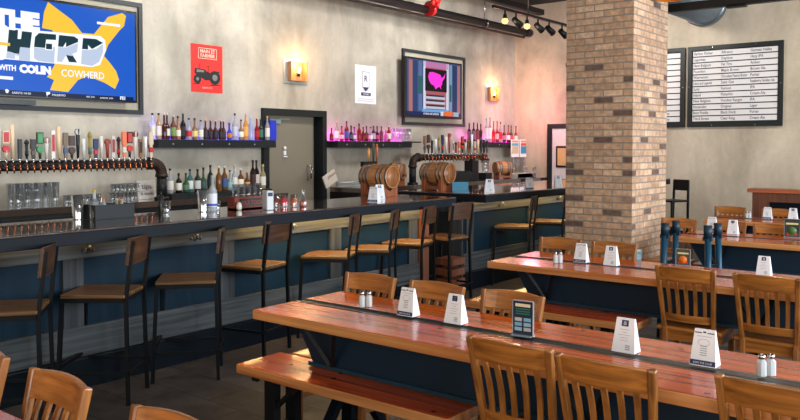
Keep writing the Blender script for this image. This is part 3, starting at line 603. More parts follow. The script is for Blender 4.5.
def disc(m, y, z, r, x0=.004, x1=.008, seg=20): m.tube((x0,y,z), (x1,y,z), r, seg=seg)
disc(tr, .095, .165, .058); disc(tr, .365, .195, .088)
tr.prism([(.05,.24),(.06,.30),(.20,.295),(.235,.27),(.30,.25),(.30,.16),(.22,.155),(.14,.19)], 'X', .004, .0075)
tr.box(.004,.0075,.262,.268,.25,.33).box(.004,.0075,.24,.29,.325,.335).box(.004,.0075,.12,.127,.29,.36).prism([(.3,.26),(.44,.28),(.44,.265),(.33,.235)], 'X', .004, .0078).prism([(.02,.105),(.14,.11),(.13,.1),(.03,.098)], 'X', .004, .006).prism([(.28,.1),(.46,.115),(.45,.1),(.29,.09)], 'X', .004, .006)
tr.build('tractor_print', INK, po)
hb = MB(); disc(hb, .095, .165, .022, .008, .0095); disc(hb, .365, .195, .04, .008, .0095); hb.prism([(.08,.25),(.085,.285),(.19,.28),(.2,.255)], 'X', .0075, .0085).build('tractor_details', plain((120,120,118), .5), po)
no = thing('notice', 'white notice with a navy shield on the plaster wall', 'poster', (WX, 9.15, 2.28))
MB().box(0, .004, 0, .5, 0, .60).build('sheet', M_WHITE, no)
sh = MB(); sh.prism([(.17,.26),(.33,.26),(.25,.19)], 'X', .004, .006); sh.box(.004,.006,.165,.172,.26,.5).box(.004,.006,.328,.335,.26,.5).box(.004,.006,.165,.335,.495,.502).build('shield_mark', M_NPR, no)
text('R', .13, (.005,.25,.35), RX, M_NPR, no, align='CENTER', bold=.002)
MB().box(.004,.006,.14,.37,.125,.175).build('navy_band', M_NPR, no); text('MEMBERS', .036, (.007,.255,.138), RX, M_WHITE, no, align='CENTER'); text('WELCOME', .03, (.005,.25,.2), RX, M_GPR, no, align='CENTER')
for k in range(2): MB().box(.004,.0055,.06,.44,.04+k*.03,.046+k*.03).build('fine_print', M_GPR, no)
# two small notices hung at the far shelf end
for k, (p0, p1, c, lb) in enumerate(((511.3,519.3,(96,170,190),'small notice with blue top picture, left of the pair at the far shelf end'),(520.2,528,(60,140,180),'small notice with orange and blue picture, right of the pair at the far shelf end'))):
    a = onx(p0, 139.5, -7.93); b_ = onx(p1, 157, -7.93)
    nn = thing('small_notice', lb, 'sign', (-7.94, a.y, b_.z), 0, 'small notices at the far shelf'); w = b_.y-a.y; h = a.z-b_.z
    MB().box(0, .008, 0, w, 0, h).build('sheet', M_WHITE, nn); MB().box(.008, .010, .03, w-.03, h*.2, h*.62).build('picture', plain((196,186,150) if k == 0 else c, .5), nn)
    MB().box(.008, .010, .03, w-.03, h*.64, h*.8).build('picture', plain(c if k == 0 else (210,90,60), .5), nn); MB().box(.008, .010, .03, w-.03, h*.84, h*.94).build('heading', plain((230,150,60), .5), nn)
    MB().box(-.03, 0, w*.2, w*.8, h-.02, h-.005).build('hanger', M_STEEL, nn)

# sconces
def sconce(y, z, label):
    t = thing('wall_sconce', label, 'wall lamp', (WX, y, z), 0, 'wall lamps')
    MB().box(0, .012, -.235, .235, -.175, .175).build('back_plate', plain((176,178,172), .35, .5), t, bevel=.003)
    w_ = wood('sconce_wood%d' % int(y), (150,100,60), (200,150,100), 'Z'); d_ = .085
    MB().box(.012, d_, -.16, -.145, -.135, .135).box(.012, d_, .145, .16, -.135, .135).box(.012, d_, -.145, .145, -.135, -.12).box(.012,.02,-.145,.145,-.12,.135).build('box_shade', w_, t)
    MB().tube((.02,0.02,-.05), (.055,0.02,-.05), .012).tube((.055,0.02,-.07), (.055,0.02,-.02), .018).build('socket', M_BLK, t)
    MB().lathe([(0,-.02),(.014,-.015),(.022,.01),(.025,.035),(.017,.06),(0,.068)], 12, Matrix.Translation((.055,0.02,0))).build('bulb', emit((255,206,130), 12, 'bulb'), t)
    point('sconce_light', (WX+.11, y, z+.10), 7, (1,.56,.26), .06)
    point('sconce_light', (WX+.30, y, z+.16), 10, (1,.56,.26), .08)
sconce(7.88, 2.67, 'square wooden wall lamp lit warm above the door')
sconce(13.12, 2.62, 'square wooden wall lamp lit warm near the room corner')

# pipes and ceiling fittings
pp = thing('sprinkler_pipe', 'thick black pipe running high along the plaster wall', 'pipe', (-7.78, 4, 3.845))
MB().tube((0,-3,0), (0,9.80,0), .066, seg=16).build('main_pipe', M_BLK, pp)
MB().tube((0,9.68,0), (0,9.86,0), .08, seg=16).build('end_coupling', M_BLK, pp)
MB().tube((.02,-3,-.11), (.02,9.6,-.11), .022, seg=8).build('conduit', M_BLK, pp)
for yy in (0, 4.2, 8.2): MB().tube((0,yy,.05), (0,yy,.55), .008, seg=6).tube((0,yy-.02,0), (0,yy+.02,0), .085, seg=14).build('hanger_rod', M_STEEL, pp)
v = onx(433, 10, -7.66); cl = thing('pipe_clamp', 'red clamp hanging around the black ceiling pipe', 'clamp', (-7.6, v.y, 3.86))
MB().tube((-.12,-.03,0), (-.12,.03,0), .125, seg=16).build('ring', M_RED, cl)
MB().tube((0,-.07,.10), (0,.05,.16), .055, seg=12).tube((0,.06,.14), (0,.11,.26), .05, .03, seg=10).tube((0,-.1,.02), (0,-.05,.16), .03, seg=10).tube((.02,.0,.0),(.02,.05,.12),.035,seg=10).build('valve_body', M_RED, cl)
MB().tube((0,.09,.2), (0,.09,.56), .022, seg=8).build('drop_rod', M_BLK, cl)
tk = thing('track_light', 'black ceiling track with six small spotlights beside the pillar', 'track light', (-5.42, 8.7, 3.4))
MB().box(-.02, .02, 0, 3.4, -.015, .02).build('rail', M_BLK, tk); 
for yy in (.9, 2.8): MB().tube((0,yy,.02), (0,yy,1.0), .006, seg=6).build('suspension_wire', M_STEEL, tk)
for k, (px, py, lit) in enumerate(((505,19,1),(516,21,0),(527,25,1),(538,26,0),(549,28,0),(562,31,0))):
    q = onz(px, py-9, 3.4); y = q.y-8.7; y = (onx(px, py, -5.42).y-8.7); lit_ = lit
    if y > 3.3: y = 3.3
    hd = MB().tube((0,y,-.015), (0,y,-.07), .012, seg=8)
    if lit_: hd.tube((0,y,-.06), (0,y,-.115), .022, .03, seg=12)
    else: hd.tube((0,y,-.07), (.0,y,-.09), .02, seg=8).tube((-.01,y-.05,-.09), (.03,y+.07,-.17), .035, .05, seg=12)
    h_ = hd.build('spotlight_head', M_BLK, tk)
    if lit_:
        MB().lathe([(0,-.17),(.03,-.16),(.045,-.13),(.03,-.10),(0,-.095)], 12, Matrix.Translation((0,y,-.02))).build('bulb', emit((255,190,110), 3, 'track_bulb'), h_)
        point('track_lamp', (-5.42, y+8.7, 3.15), 10, (1,.7,.4), .05)
bm_ = MB().box(-3.27, .5, 8.96, 9.04, 3.13, 3.22).box(-2.62,-2.42,8.96,9.04,3.11,3.14).build('ceiling_rail', M_BLK); tag(bm_, 'thin black rail high beside the pillar, crossing above the menu boards', 'beam')
du = thing('ceiling_duct', 'round grey spiral duct entering the back wall above the menu boards', 'duct', (-4.44, 11.6, 4.05))
m = MB(); pr = []
for k in range(40): pr += [(.33, k*.06), (.345, k*.06+.03)]
m.lathe(pr, 32, Matrix.Rotation(-PI/2, 4, 'X'), False); m.build('duct_body', M_DUCT, du)
MB().lathe([(.34,2.26),(.375,2.26),(.375,2.39),(.34,2.39)], 32, Matrix.Rotation(-PI/2, 4, 'X')).build('collar', M_DUCT, du)
ol = ony(670, -4, 8.2); pl = thing('pendant_lamp', 'orange pendant lamp shade at the top beside the pillar', 'lamp', (ol.x, 8.2, ol.z))
MB().lathe([(.0,.16),(.05,.16),(.12,.06),(.13,-.04),(.125,-.04),(.115,.055),(.045,.15),(0,.15)], 20).build('lamp_shade', plain((224,130,40), .4), pl); MB().tube((0,0,.15), (0,0,CZ-ol.z), .006, seg=6).build('cord', M_BLK, pl)
q = onx(565, 61, -3.95); sc = MB().tube((-.03,0,0), (.0,0,0), .035).tube((-.03,-.04,-.02), (-.07,.03,-.02), .045, .045).build('wall_speaker', M_BLK, loc=(-3.89, 7.9, onx(565,61,-3.9).z)); tag(sc, 'small black speaker fixed to the side of the brick pillar', 'speaker')

# ------------------------------------------------------------------ menu boards
ROWS = [('Harbor Parker','Alfresco','German Helles'),('Lagunitas','Daytime','Hazy IPA'),('New Belgium','Fat Tire','Amber'),('Founders','Maple Brown','Brown Ale'),('Warrenton','Chocolate Peanut Butter','Porter'),('Lakes and Legends','Saint Gist','Raspberry Golden Ale'),
        ('Surly','Furious','IPA'),('Inland','Pistachio','Cream Ale'),('New Belgium','Voodoo Ranger','IPA'),('Finnlander','Original','Lager'),('Bent Paddle','Black Duck','Porter'),('Third Street','Clear King','Cream Ale')]
def menu_board(label, x0, x1, rows):
    t = thing('menu_board', label, 'menu board', (x0, WY, 1.945), 0, 'menu boards'); w = x1-x0; h = 1.395
    MB().box(.06, w-.06, -.02, 0, .06, h-.06).build('backing', plain((24,28,30), .5), t)
    MB().box(0, .07, -.045, 0, 0, h).box(w-.07, w, -.045, 0, 0, h).box(.07, w-.07, -.045, 0, 0, .07).box(.07, w-.07, -.045, 0, h-.07, h).build('frame', plain((26,32,34), .45), t)
    for xx, zz in ((.42,.03),(w-.42,.03),(.42,h-.03),(w-.42,h-.03),(.03,.7),(w-.03,.7)): MB().tube((xx,-.045,zz), (xx,-.05,zz), .012, seg=8).build('screw', M_STEEL, t)
    rh = (h-.17)/12
    for i, r in enumerate(rows):
        z = h-.085-(i+1)*rh
        st = MB().box(.085, w-.085, -.026, -.02, z+.015, z+rh-.004).build('menu_strip', plain((226,222,220), .55, 0, .02), t)
        for tx, xx in zip(r, (.095, .56, 1.03)): text(tx, .068, (xx, -.027, z+.038), RY, plain((40,40,66), .5), st, bold=.0006, sx=.80 if len(tx) < 16 else .62)
menu_board('large black-framed menu board with three columns of beers, right one of two', -4.71, -3.17, ROWS)
menu_board('black-framed menu board partly hidden by the brick pillar, left one of two', -6.28, -4.76, [(a, b_, c) for (a, b_, c) in zip(['Cider House']*3+['Third Street','Summit','Castle Danger']*3, ['Light']*12, ['Pilsner','Lager','Ale','Stout','Blonde','Kolsch','Ale','IPA','Sour','Wheat','Dry Cider','Raspberry'])])

# ------------------------------------------------------------------ tables and benches
def table(y0, y1, x0, x1, label):
    t = thing('communal_table', label, 'table', (x0, y0, 0)); w = x1-x0; d_ = y1-y0; c = d_/2
    def top(a, b_, nm):
        m = MB(); m.use(M_TABLE).box(0, w, a, b_, .70, .75); o = m.build(nm, None, t, bevel=.006); o.data.materials.append(M_EDGE)
        for f in o.data.polygons:
            if abs(f.normal.z) < .5: f.material_index = 1
        return o
    top(0, c-.045, 'tabletop_board'); top(c+.045, d_, 'tabletop_board')
    MB().box(.0, .5, c-.045, c-.035, .7, .752).box(0, w, c-.045, c-.040, .71, .752).box(0, w, c+.040, c+.045, .71, .752).build('channel_trim', M_STEEL, t)
    MB().box(0, w, c-.04, c+.04, .70, .744).build('centre_channel', M_BLKP, t)
    MB().prism([(.10,.70),(w-.1,.70),(w-.24,.47),(.24,.47)], 'Y', c-.14, c+.14).build('trough', M_TROUGH, t)
    MB().box(.22, w-.22, c-.155, c+.155, .455, .475).build('trough_lip', plain((40,70,90), .35, .3), t)
    for xx in (.38, w/2, w-.38):
        for pa, pb in (((xx-.10, .09, .695), (xx-.01, c-.15, .48)), ((xx+.12, .09, .695), (xx+.01, c-.15, .48)), ((xx, c+.15, .48), (xx, d_-.08, .695))): MB().bar(pa, pb, .02, .02).build('strut', M_BLK, t)
        MB().bar((xx, c, 0), (xx, c, .47), .07, .07).box(xx-.04, xx+.04, .05, d_-.05, 0, .05).bar((xx, .06, .03), (xx, c, .42), .05, .04).bar((xx, d_-.06, .03), (xx, c, .42), .05, .04).build('leg', M_NAVY, t)
    for xx in (.9, 2.0):
        MB().box(xx, xx+.12, .1, .14, .67, .70).build('bracket', M_BLK, t)
    return t
T1 = table(2.72, 3.41, -3.16, .45, 'long cedar communal table in the foreground with a black centre channel')
T2 = table(4.97, 5.70, -3.14, .55, 'long cedar communal table in the middle row before the brick pillar')
T3 = table(7.45, 8.15, -2.66, .8, 'long cedar communal table behind the blue high chair')
T4 = table(9.5, 10.2, -3.0, .8, 'farthest long cedar communal table before the low partition')
T0 = table(.47, 1.17, -3.16, -.95, 'cedar table at the bottom left corner with oak chairs behind it')
def bench(y0, y1, x0, x1, label):
    t = thing('bench', label, 'bench', (x0, y0, 0)); w = x1-x0; d_ = y1-y0
    o = MB().box(0, w, 0, d_, .40, .45).build('seat', M_TABLE, t, bevel=.006); o.data.materials.append(M_EDGE)
    for f in o.data.polygons:
        if abs(f.normal.z) < .5: f.material_index = 1
    for xx in (.19, w-.22):
        MB().box(xx-.035, xx+.035, .06, .11, 0, .40).build('leg', M_BLK, t); MB().box(xx-.035, xx+.035, d_-.11, d_-.06, 0, .40).build('leg', M_BLK, t)
        MB().box(xx-.03, xx+.03, .06, d_-.06, .38, .40).build('seat_bracket', M_BLK, t); MB().bar((xx+.03, .085, .24), (xx+.2, .085, .39), .03, .02).build('brace', M_BLK, t); MB().box(xx-.02,xx+.02,.1,d_-.1,.1,.14).build('brace', M_BLK, t)
    MB().box(-.0+.09, .14, .03, .06, .385, .40).box(.19-.1, .19-.06, .03, .05, .37, .40).build('bolt_plate', M_BLK, t)
    return t
bench(2.70, 3.02, -3.27, -1.90, 'cedar bench tucked under the foreground table, warmly lit at its left end')
bench(4.90, 5.22, -3.3, -1.98, 'cedar bench tucked under the middle table')

# ------------------------------------------------------------------ chairs
def chair_proto():
    t = thing('dining_chair', '', 'chair')     # local: faces -Y, backrest at +Y; top of back at y=+.25
    def S(z): return .152+max(0, z-.45)*.055
    def yb(z): return .145+max(0, z-.45)*.25
    def zback(z, x): return yb(z)+.022*(1-(x/S(z))**2)
    m = MB(); m.box(-.205, .205, -.22, .16, .42, .45); m.build('seat', M_CHAIRX, t, bevel=.012)
    for sx in (-1, 1):
        m = MB(); m.bar((sx*.148, .20, 0), (sx*.148, .15, .44), .032, .036); m.bar((sx*.150, .145, .42), (sx*S(.845), yb(.845), .848), .028, .030)
        m.build('leg', M_CHAIR, t, bevel=.006)
        MB().bar((sx*.18, -.18, 0), (sx*.175, -.175, .42), .036, .036).build('leg', M_CHAIR, t, bevel=.004)
        MB().bar((sx*.18, -.17, .2), (sx*.165, .16, .2), .018, .03).build('stretcher', M_CHAIR, t)
    MB().box(-.18, .18, -.185, -.165, .36, .42).box(-.18, .18, .12, .14, .36, .42).box(-.19, -.17, -.17, .13, .36, .42).box(.17, .19, -.17, .13, .36, .42).build('apron', M_CHAIRX, t)
    def rail(z0, z1, th, crown):
        m = MB(); n = 10; vs = []
        for i in range(n+1):
            u = -1+2*i/n; cz = crown*(1-u**2); q = []
            for (z, dy) in ((z0, 0), (z1+cz, 0), (z1+cz, th), (z0, th)): q.append(m.b.verts.new((u*(S(z)-.012), zback(z, u*S(z))+dy-th/2, z)))
            vs.append(q)
        for a, b_ in zip(vs, vs[1:]):
            for k in range(4): m.b.faces.new((a[k], a[(k+1) % 4], b_[(k+1) % 4], b_[k]))
        m.b.faces.new(vs[0]); m.b.faces.new(vs[-1][::-1]); return m
    rail(.755, .845, .020, .008).build('top_rail', M_CHAIRX, t, bevel=.005)
    rail(.49, .54, .02, 0).build('lower_rail', M_CHAIRX, t, bevel=.003)
    for k in range(5):
        u = -.68+1.36*k/4; m = MB(); pts = []
        for i in range(6):
            z = .535+(.765-.535)*i/5; x = u*S(z); pts.append(Vector((x, zback(z, x)-.012*math.sin(PI*i/5), z)))
        for a, b_ in zip(pts, pts[1:]): m.bar(a, b_+(b_-a)*.03, .022, .011)
        m.build('slat', M_CHAIR, t)
    return t
cp = chair_proto(); used = False
def chair(xc, ytop, face, rz, label, group):
    global used
    # backrest top sits .25 behind the chair origin; face=-1 faces -Y (back to the north)
    yo = ytop-.25 if face < 0 else ytop+.25
    place(cp, used, (xc, yo, 0), (0 if face < 0 else PI)+rz, label, group); used = True
G1 = 'oak chairs on the far side of the foreground table'
chair(-3.01, 3.51, -1, .03, 'oak chair with flat-topped slat back, leftmost of three behind the foreground table', G1)
chair(-2.55, 3.52, -1, -.03, 'oak chair behind the foreground table, between its two neighbours', G1)
chair(-2.08, 3.54, -1, -.02, 'oak chair behind the dark upright menu holder on the foreground table', G1)
G2 = 'oak chairs on the near side of the foreground table'
chair(-1.56, 2.61, 1, .02, 'oak slat-back chair seen from behind, just right of the foreground bench', G2)
chair(-1.16, 2.585, 1, .02, 'oak slat-back chair seen from behind, middle of three along the bottom edge', G2)
chair(-.61, 2.67, 1, -.02, 'oak slat-back chair seen from behind, in the bottom right corner', G2)
G3 = 'oak chairs on the near side of the middle table'
chair(-1.67, 4.92, 1, .02, 'oak slat-back chair seen from behind at the middle table, directly behind the foreground table', G3)
chair(-1.19, 4.91, 1, 0, 'oak slat-back chair seen from behind at the middle table, nearest the right edge', G3)
G4 = 'oak chairs on the far side of the middle table'
chair(-3.01, 5.90, -1, .0, 'oak chair behind the middle table, in front of the pillar\'s left edge', G4)
chair(-2.54, 5.89, -1, 0, 'oak chair behind the middle table, in front of the pillar\'s right half', G4)
G5 = 'oak chairs behind the third table'
chair(-2.86, 8.28, -1, 0, 'oak chair behind the third table, showing just right of the pillar', G5)
chair(-2.38, 8.30, -1, 0, 'oak chair behind the third table, half hidden by white table tents', G5)
chair(-1.93, 8.24, -1, 0, 'oak chair behind the third table, nearest the right edge', G5)
G6 = 'oak chairs behind the farthest table'
chair(-2.93, 10.32, -1, 0, 'oak chair behind the farthest table, left of the low partition', G6)
chair(-2.37, 10.32, -1, 0, 'oak chair behind the farthest table, in front of the low partition', G6)
G7 = 'oak chairs at the corner table'
chair(-3.02, 1.31, -1, .03, 'oak chair cut off by the left edge of the picture', G7)
chair(-2.47, 1.31, -1, -.02, 'oak chair with its whole top rail showing in the bottom left corner', G7)
chair(-1.85, 1.31, -1, 0, 'oak chair of which only the top rail shows at the bottom, right of its neighbour', G7)

# ------------------------------------------------------------------ bar stools
def stool_proto():
    t = thing('bar_stool', '', 'bar stool')   # origin below the rear edge of the seat; faces -X
    m = MB(); m.box(-.40, .0, -.19, .19, .665, .69).build('seat', M_SEATW, t, bevel=.006)
    MB().box(-.395, -.005, -.195, -.175, .64, .665).box(-.395, -.005, .175, .195, .64, .665).box(-.395, -.375, -.175, .175, .64, .665).box(-.025, -.005, -.175, .175, .64, .665).build('seat_frame', M_STOOL, t)
    for sy in (-1, 1):
        MB().bar((.012, sy*.178, 0), (.0, sy*.165, .66), .022, .022).bar((.0, sy*.165, .65), (.045, sy*.16, 1.02), .022, .022).build('leg', M_STOOL, t)
        MB().bar((-.42, sy*.2, 0), (-.39, sy*.18, .66), .024, .024).build('leg', M_STOOL, t)
        MB().bar((-.41, sy*.195, .2), (.02, sy*.195, .2), .018, .018).build('stretcher', M_STOOL, t)
    MB().bar((-.41, -.195, .24), (-.41, .195, .24), .022, .022).build('footrest', M_STOOL, t); MB().bar((.02, -.19, .2), (.02, .19, .2), .018, .018).build('stretcher', M_STOOL, t)
    m = MB(); n = 8; vs = []
    for i in range(n+1):
        y = -.185+.37*i/n; q = []
        for z, dx in ((.868,0),(1.04,0),(1.04,.022),(.868,.022)): q.append(m.b.verts.new((.022+(z-.86)*.12+dx-.004+.02*(1-(y/.185)**2)-.02, y, z)))
        vs.append(q)
    for a, b_ in zip(vs, vs[1:]):
        for k in range(4): m.b.faces.new((a[k], a[(k+1) % 4], b_[(k+1) % 4], b_[k]))
    m.b.faces.new(vs[0]); m.b.faces.new(vs[-1][::-1]); m.build('backrest', M_BACKW, t, bevel=.004)
    return t
st = stool_proto(); G = 'bar stools along the bar counter'
for i, (x, y, a, lb) in enumerate(((-4.44,2.26,52,'bar stool with wooden seat cut off by the left edge, at the bar'),(-4.45,2.86,38,'bar stool showing all four legs, second from the left edge'),
      (-4.47,3.53,48,'bar stool seen edge-on in the middle of the blue bar front'),(-4.55,4.15,14,'bar stool with broad dark backrest, behind the left tip of the foreground table'),
      (-4.50,4.98,30,'bar stool behind the leftmost oak chair of the foreground table'),(-4.50,5.52,30,'bar stool with lit yellow seat below the table tents on the bar'),
      (-4.50,6.06,16,'bar stool with glowing backrest close to the bar gap'),(-4.50,6.60,-4,'bar stool with plain brown backrest standing at the gap between bar sections'),
      (-4.50,8.08,20,'bar stool at the far bar section, left of the pillar'),(-4.47,8.86,16,'bar stool at the far bar section, partly hidden by the pillar'))):
    place(st, i > 0, (x, y, 0), math.radians(a), lb, G)
# black stool by the back wall
q = onz(675, 181, 1.05); bs = thing('tall_chair', 'plain black tall chair standing against the back wall right of the pillar', 'chair', (q.x-.12, 12.95, 0), math.radians(-25))
for sx in (-1, 1):
    MB().bar((sx*.17, .17, 0), (sx*.15, .2, 1.05), .03, .03).build('leg', M_BLK, bs); MB().bar((sx*.17, -.17, 0), (sx*.15, -.16, .7), .03, .03).build('leg', M_BLK, bs)
MB().box(-.18, .18, -.19, .19, .70, .73).build('seat', M_BLK, bs); MB().box(-.16, .16, .185, .21, .88, 1.06).build('backrest', M_BLK, bs)
MB().bar((-.17,-.17,.3), (.17,-.17,.3), .02, .02).bar((-.17,.17,.3), (.17,.17,.3), .02, .02).build('stretcher', M_BLK, bs)
# blue high chair
hc = thing('high_chair', 'blue steel high chair frame with four capped posts between the tables', 'high chair', (-2.20, 6.66, 0))
PB = plain((14,66,92), .4, .2, .1)
for sx, sy in ((-1,-1),(1,-1),(-1,1),(1,1)):
    l = MB().tube((sx*.2, sy*.16, 0), (sx*.175, sy*.13, .93), .026, seg=12).build('leg', PB, hc)
    MB().tube((sx*.175, sy*.13, .86), (sx*.175, sy*.13, .965), .034, seg=12).box(sx*.175-.036, sx*.175+.036, sy*.13-.02, sy*.13+.02, .84, .87).build('post_cap', plain((18,44,60), .45), l)
MB().box(-.17, .17, -.13, .13, .5, .53).build('seat', M_NAVY, hc)
for sx in (-1, 1): MB().bar((sx*.185, -.14, .62), (sx*.185, .14, .62), .02, .03).build('side_rail', M_NAVY, hc)
MB().bar((-.19, .14, .3), (.19, .14, .3), .02, .03).bar((-.19, -.14, .2), (.19, -.14, .2), .02, .03).build('stretcher', M_NAVY, hc)
# low partition
pt = thing('low_partition', 'low dark wooden partition with a cedar cap before the back wall', 'partition', (-2.86, 11.05, 0))
MB().box(-.06, 3.6, -.03, .3, 1.0, 1.05).build('cap', M_REDW, pt, bevel=.004); MB().box(0, .2, 0, .26, 0, 1.0).build('end_post', M_DARKW, pt); MB().box(.2, 3.5, 0, .26, .88, 1.0).build('upper_board', M_DARKW, pt); MB().box(.2, 3.5, .05, .2, 0, .88).build('infill', M_NAVY, pt)

# ------------------------------------------------------------------ table top items
def tent_proto(kind):
    t = thing('table_tent', '', 'table tent')
    w0, w1, d0, h = .054, .042, .036, .15
    b = MB(); v = [b.b.verts.new(p) for p in ((-w0,-d0,0),(w0,-d0,0),(w0,d0,0),(-w0,d0,0),(-w1,-.006,h),(w1,-.006,h),(w1,.006,h),(-w1,.006,h))]
    for f in ((0,1,2,3),(4,5,6,7),(0,1,5,4),(1,2,6,5),(2,3,7,6),(3,0,4,7)): b.b.faces.new([v[i] for i in f])
    card = b.build('card', M_WHITE, t)
    slope = math.atan2(.030, h)
    def mark(x0, x1, z0, z1, mat, nm):
        yy = lambda z: -d0+.030*z/h-.0008
        q = MB(); vs = [q.b.verts.new(p) for p in ((x0,yy(z0),z0),(x1,yy(z0),z0),(x1,yy(z1),z1),(x0,yy(z1),z1))]; vb = [q.b.verts.new(Vector(p.co)+Vector((0,.001,0))) for p in vs]
        q.b.faces.new(vs); q.b.faces.new(vb[::-1])
        for i in range(4): q.b.faces.new((vs[i], vb[i], vb[(i+1) % 4], vs[(i+1) % 4]))
        q.build(nm, mat, t)
    rot = (PI/2-slope, 0, 0)
    if kind == 'A':
        mark(-.052, .052, .004, .024, M_NPR, 'printed_band'); mark(-.040, -.012, .134, .138, M_NPR, 'printed_rule'); mark(.012, .040, .134, .138, M_NPR, 'printed_rule'); mark(-.006,.006,.136,.142,M_NPR,'printed_crest')
        mark(-.030, .030, .121, .1225, M_GPR, 'printed_lines')
        rg = MB()
        for i in range(20):
            a = 2*PI*i/20; a2 = 2*PI*(i+1)/20
            P1 = lambda a_: Vector((.024*math.cos(a_), -d0+.030*(.097+.014*math.sin(a_))/h-.001, .097+.014*math.sin(a_)))
            rg.tube(P1(a), P1(a2), .0007, seg=4)
        rg.build('printed_oval', M_GPR, t)
        for k in range(5): mark(-.014, .014, .044+k*.009, .047+k*.009, M_GPR, 'printed_lines')
        text('JOIN THE CLUB', .011, (0, -d0+.030*.010/h-.002, .010), rot, M_WHITE, t, align='CENTER', ext=.0002)
    else:
        mark(-.016, .016, .115, .142, M_NPR, 'printed_logo'); mark(-.007,.007,.120,.137,M_WHITE,'printed_logo_mark')
        for k, wd in enumerate((.022,.012,.026,.018,.020)): mark(-wd, wd, .100-k*.012, .1015-k*.012, M_GPR, 'printed_lines')
        for k in range(3): mark(.008, .03, .014+k*.008, .018+k*.008, M_GPR, 'printed_lines')
    return t
TA, TB = tent_proto('A'), tent_proto('B'); ua = ub = False
def tent(kind, px, py, z, label, rz=0, s=.92):
    global ua, ub
    p_ = onz(px, py, z); pr_ = TA if kind == 'A' else TB; us = ua if kind == 'A' else ub
    o = place(pr_, us, (p_.x, p_.y, z), rz, label); o.scale = (s,s,s)
    if kind == 'A': ua = True
    else: ub = True
tent('A', 408.5, 315, .752, 'white table tent with navy foot band, right of the shakers on the foreground table')
tent('B', 456, 322.5, .752, 'white table tent with navy logo, in the middle of the foreground table')
tent('B', 626, 351, .752, 'white table tent with navy logo, right part of the foreground table')
tent('A', 705, 364.5, .752, 'white table tent with navy foot band, right part of the foreground table')
tent('A', 581.5, 262, .752, 'white table tent with navy foot band, on the middle table before the pillar')
tent('B', 611.5, 265, .752, 'white table tent with navy logo, on the middle table before the pillar')
tent('B', 764, 275, .752, 'white table tent with navy logo, between two chair backs at the right', 0, .84)
tent('A', 712, 230.5, .752, 'white table tent with ruled heading, between the blue posts')
tent('B', 733, 234.0, .752, 'white table tent with navy logo, just right of the blue posts')
tent('A', 767.5, 218.8, .752, 'white table tent with foot band, on the farthest table by the partition post')
tent('B', 793, 220, .752, 'white table tent with navy logo, on the farthest table at the right edge')
tent('A', 374, 202, 1.101, 'white table tent with foot band, front one of two before the first barrel', .25, .92)
tent('B', 379.5, 199, 1.101, 'white table tent behind another before the first barrel', .9, .92)
tent('B', 489.5, 192, 1.101, 'white table tent with navy logo, left one on the far bar section', .35, .95)
tent('A', 529, 189.5, 1.101, 'white table tent on the far bar section, between two others', .9, .92)
tent('B', 558, 187, 1.101, 'white table tent on the far bar section, next to the pillar', .9, .92)

def shaker_proto():
    t = thing('shaker', '', 'shaker')
    MB().lathe([(0,0),(.02,0),(.021,.003),(.0205,.06),(.013,.071),(.013,.076),(0,.076)], 8, smooth=False).build('glass_jar', plain((220,224,226), .1, 0, .02, .3), t)
    MB().lathe([(0,.004),(.0175,.004),(.0175,.058),(0,.058)], 8).build('filling', M_SALT, t)
    MB().lathe([(0,.074),(.016,.074),(.016,.088),(.011,.094),(0,.095)], 14).build('metal_cap', M_STEEL, t)
    return t
sk = shaker_proto(); us = False
def shaker(x, y, z, label, s=1.0):
    global us
    o = place(sk, us, (x, y, z), random.random(), label, 'salt and pepper shakers'); o.scale = (s,s,s); us = True
for (px, py, w_, lb) in ((365,307,.75,'near the left end of the foreground table'),(765.5,376,.75,'at the right edge of the foreground table'),(557.5,263,.75,'before the left chair of the middle table'),(748,218,.75,'on the farthest table left of the partition post')):
    q = onz(px, py, w_); s_ = .86
    shaker(q.x-.011, q.y-.012, .752, 'glass shaker, left one of the pair '+lb, s_); shaker(q.x+.014, q.y+.016, .752, 'glass shaker, right one of the pair '+lb, s_)
p_ = onz(767, 373.5, .75)
def holder(px, py, w, h, cols, label, rz=0.1, kind=0):
    p_ = onz(px, py, .75); t = thing('menu_holder', label, 'menu holder', (p_.x, p_.y, .752), rz)
    fr_ = plain((150,160,170), .15, .2, .05)
    MB().box(-w/2-.003, -w/2, -.006, .006, 0, h).box(w/2, w/2+.003, -.006, .006, 0, h).box(-w/2, w/2, -.006, .006, h, h+.003).box(-w/2, w/2, -.03, .03, 0, .004).build('clear_frame', fr_, t)
    MB().box(-w/2, w/2, -.003, .003, .004, h).build('printed_card', plain(cols[0], .3), t)
    if kind == 0:
        MB().box(-w*.38, w*.38, -.0045, -.003, h*.84, h*.93).build('heading', plain((226,214,180), .4), t)
        for k in range(3): MB().box(-w*.36, w*.36, -.0045, -.003, h*(.62+.07*k), h*(.65+.07*k)).build('printed_lines', plain((40,120,100), .4), t)
        for r in range(3):
            for c in (-1, 1): MB().box(c*w*.23-w*.18, c*w*.23+w*.18, -.0045, -.003, h*(.14+.14*r), h*(.24+.14*r)).build('picture', plain(((120,180,210),(190,190,190),(150,190,215))[(r+c) % 3], .4), t)
    else:
        MB().box(-w*.4, w*.4, -.0045, -.003, h*.7, h*.8).build('heading', plain((220,214,150), .4), t)
        MB().lathe([(0,0),(w*.3,0),(w*.3,.002),(0,.002)], 14, Matrix.Translation((0,-.005,h*.36)) @ Matrix.Rotation(PI/2, 4, 'X')).build('picture', plain((230,120,40) if kind == 1 else (70,110,60), .4), t)
        MB().box(-w*.35, w*.35, -.0045, -.003, h*.1, h*.25).build('picture', plain((190,60,40), .4), t)
holder(523, 336, .095, .155, [(22,40,60)], 'dark upright drinks menu in a clear holder on the foreground table')
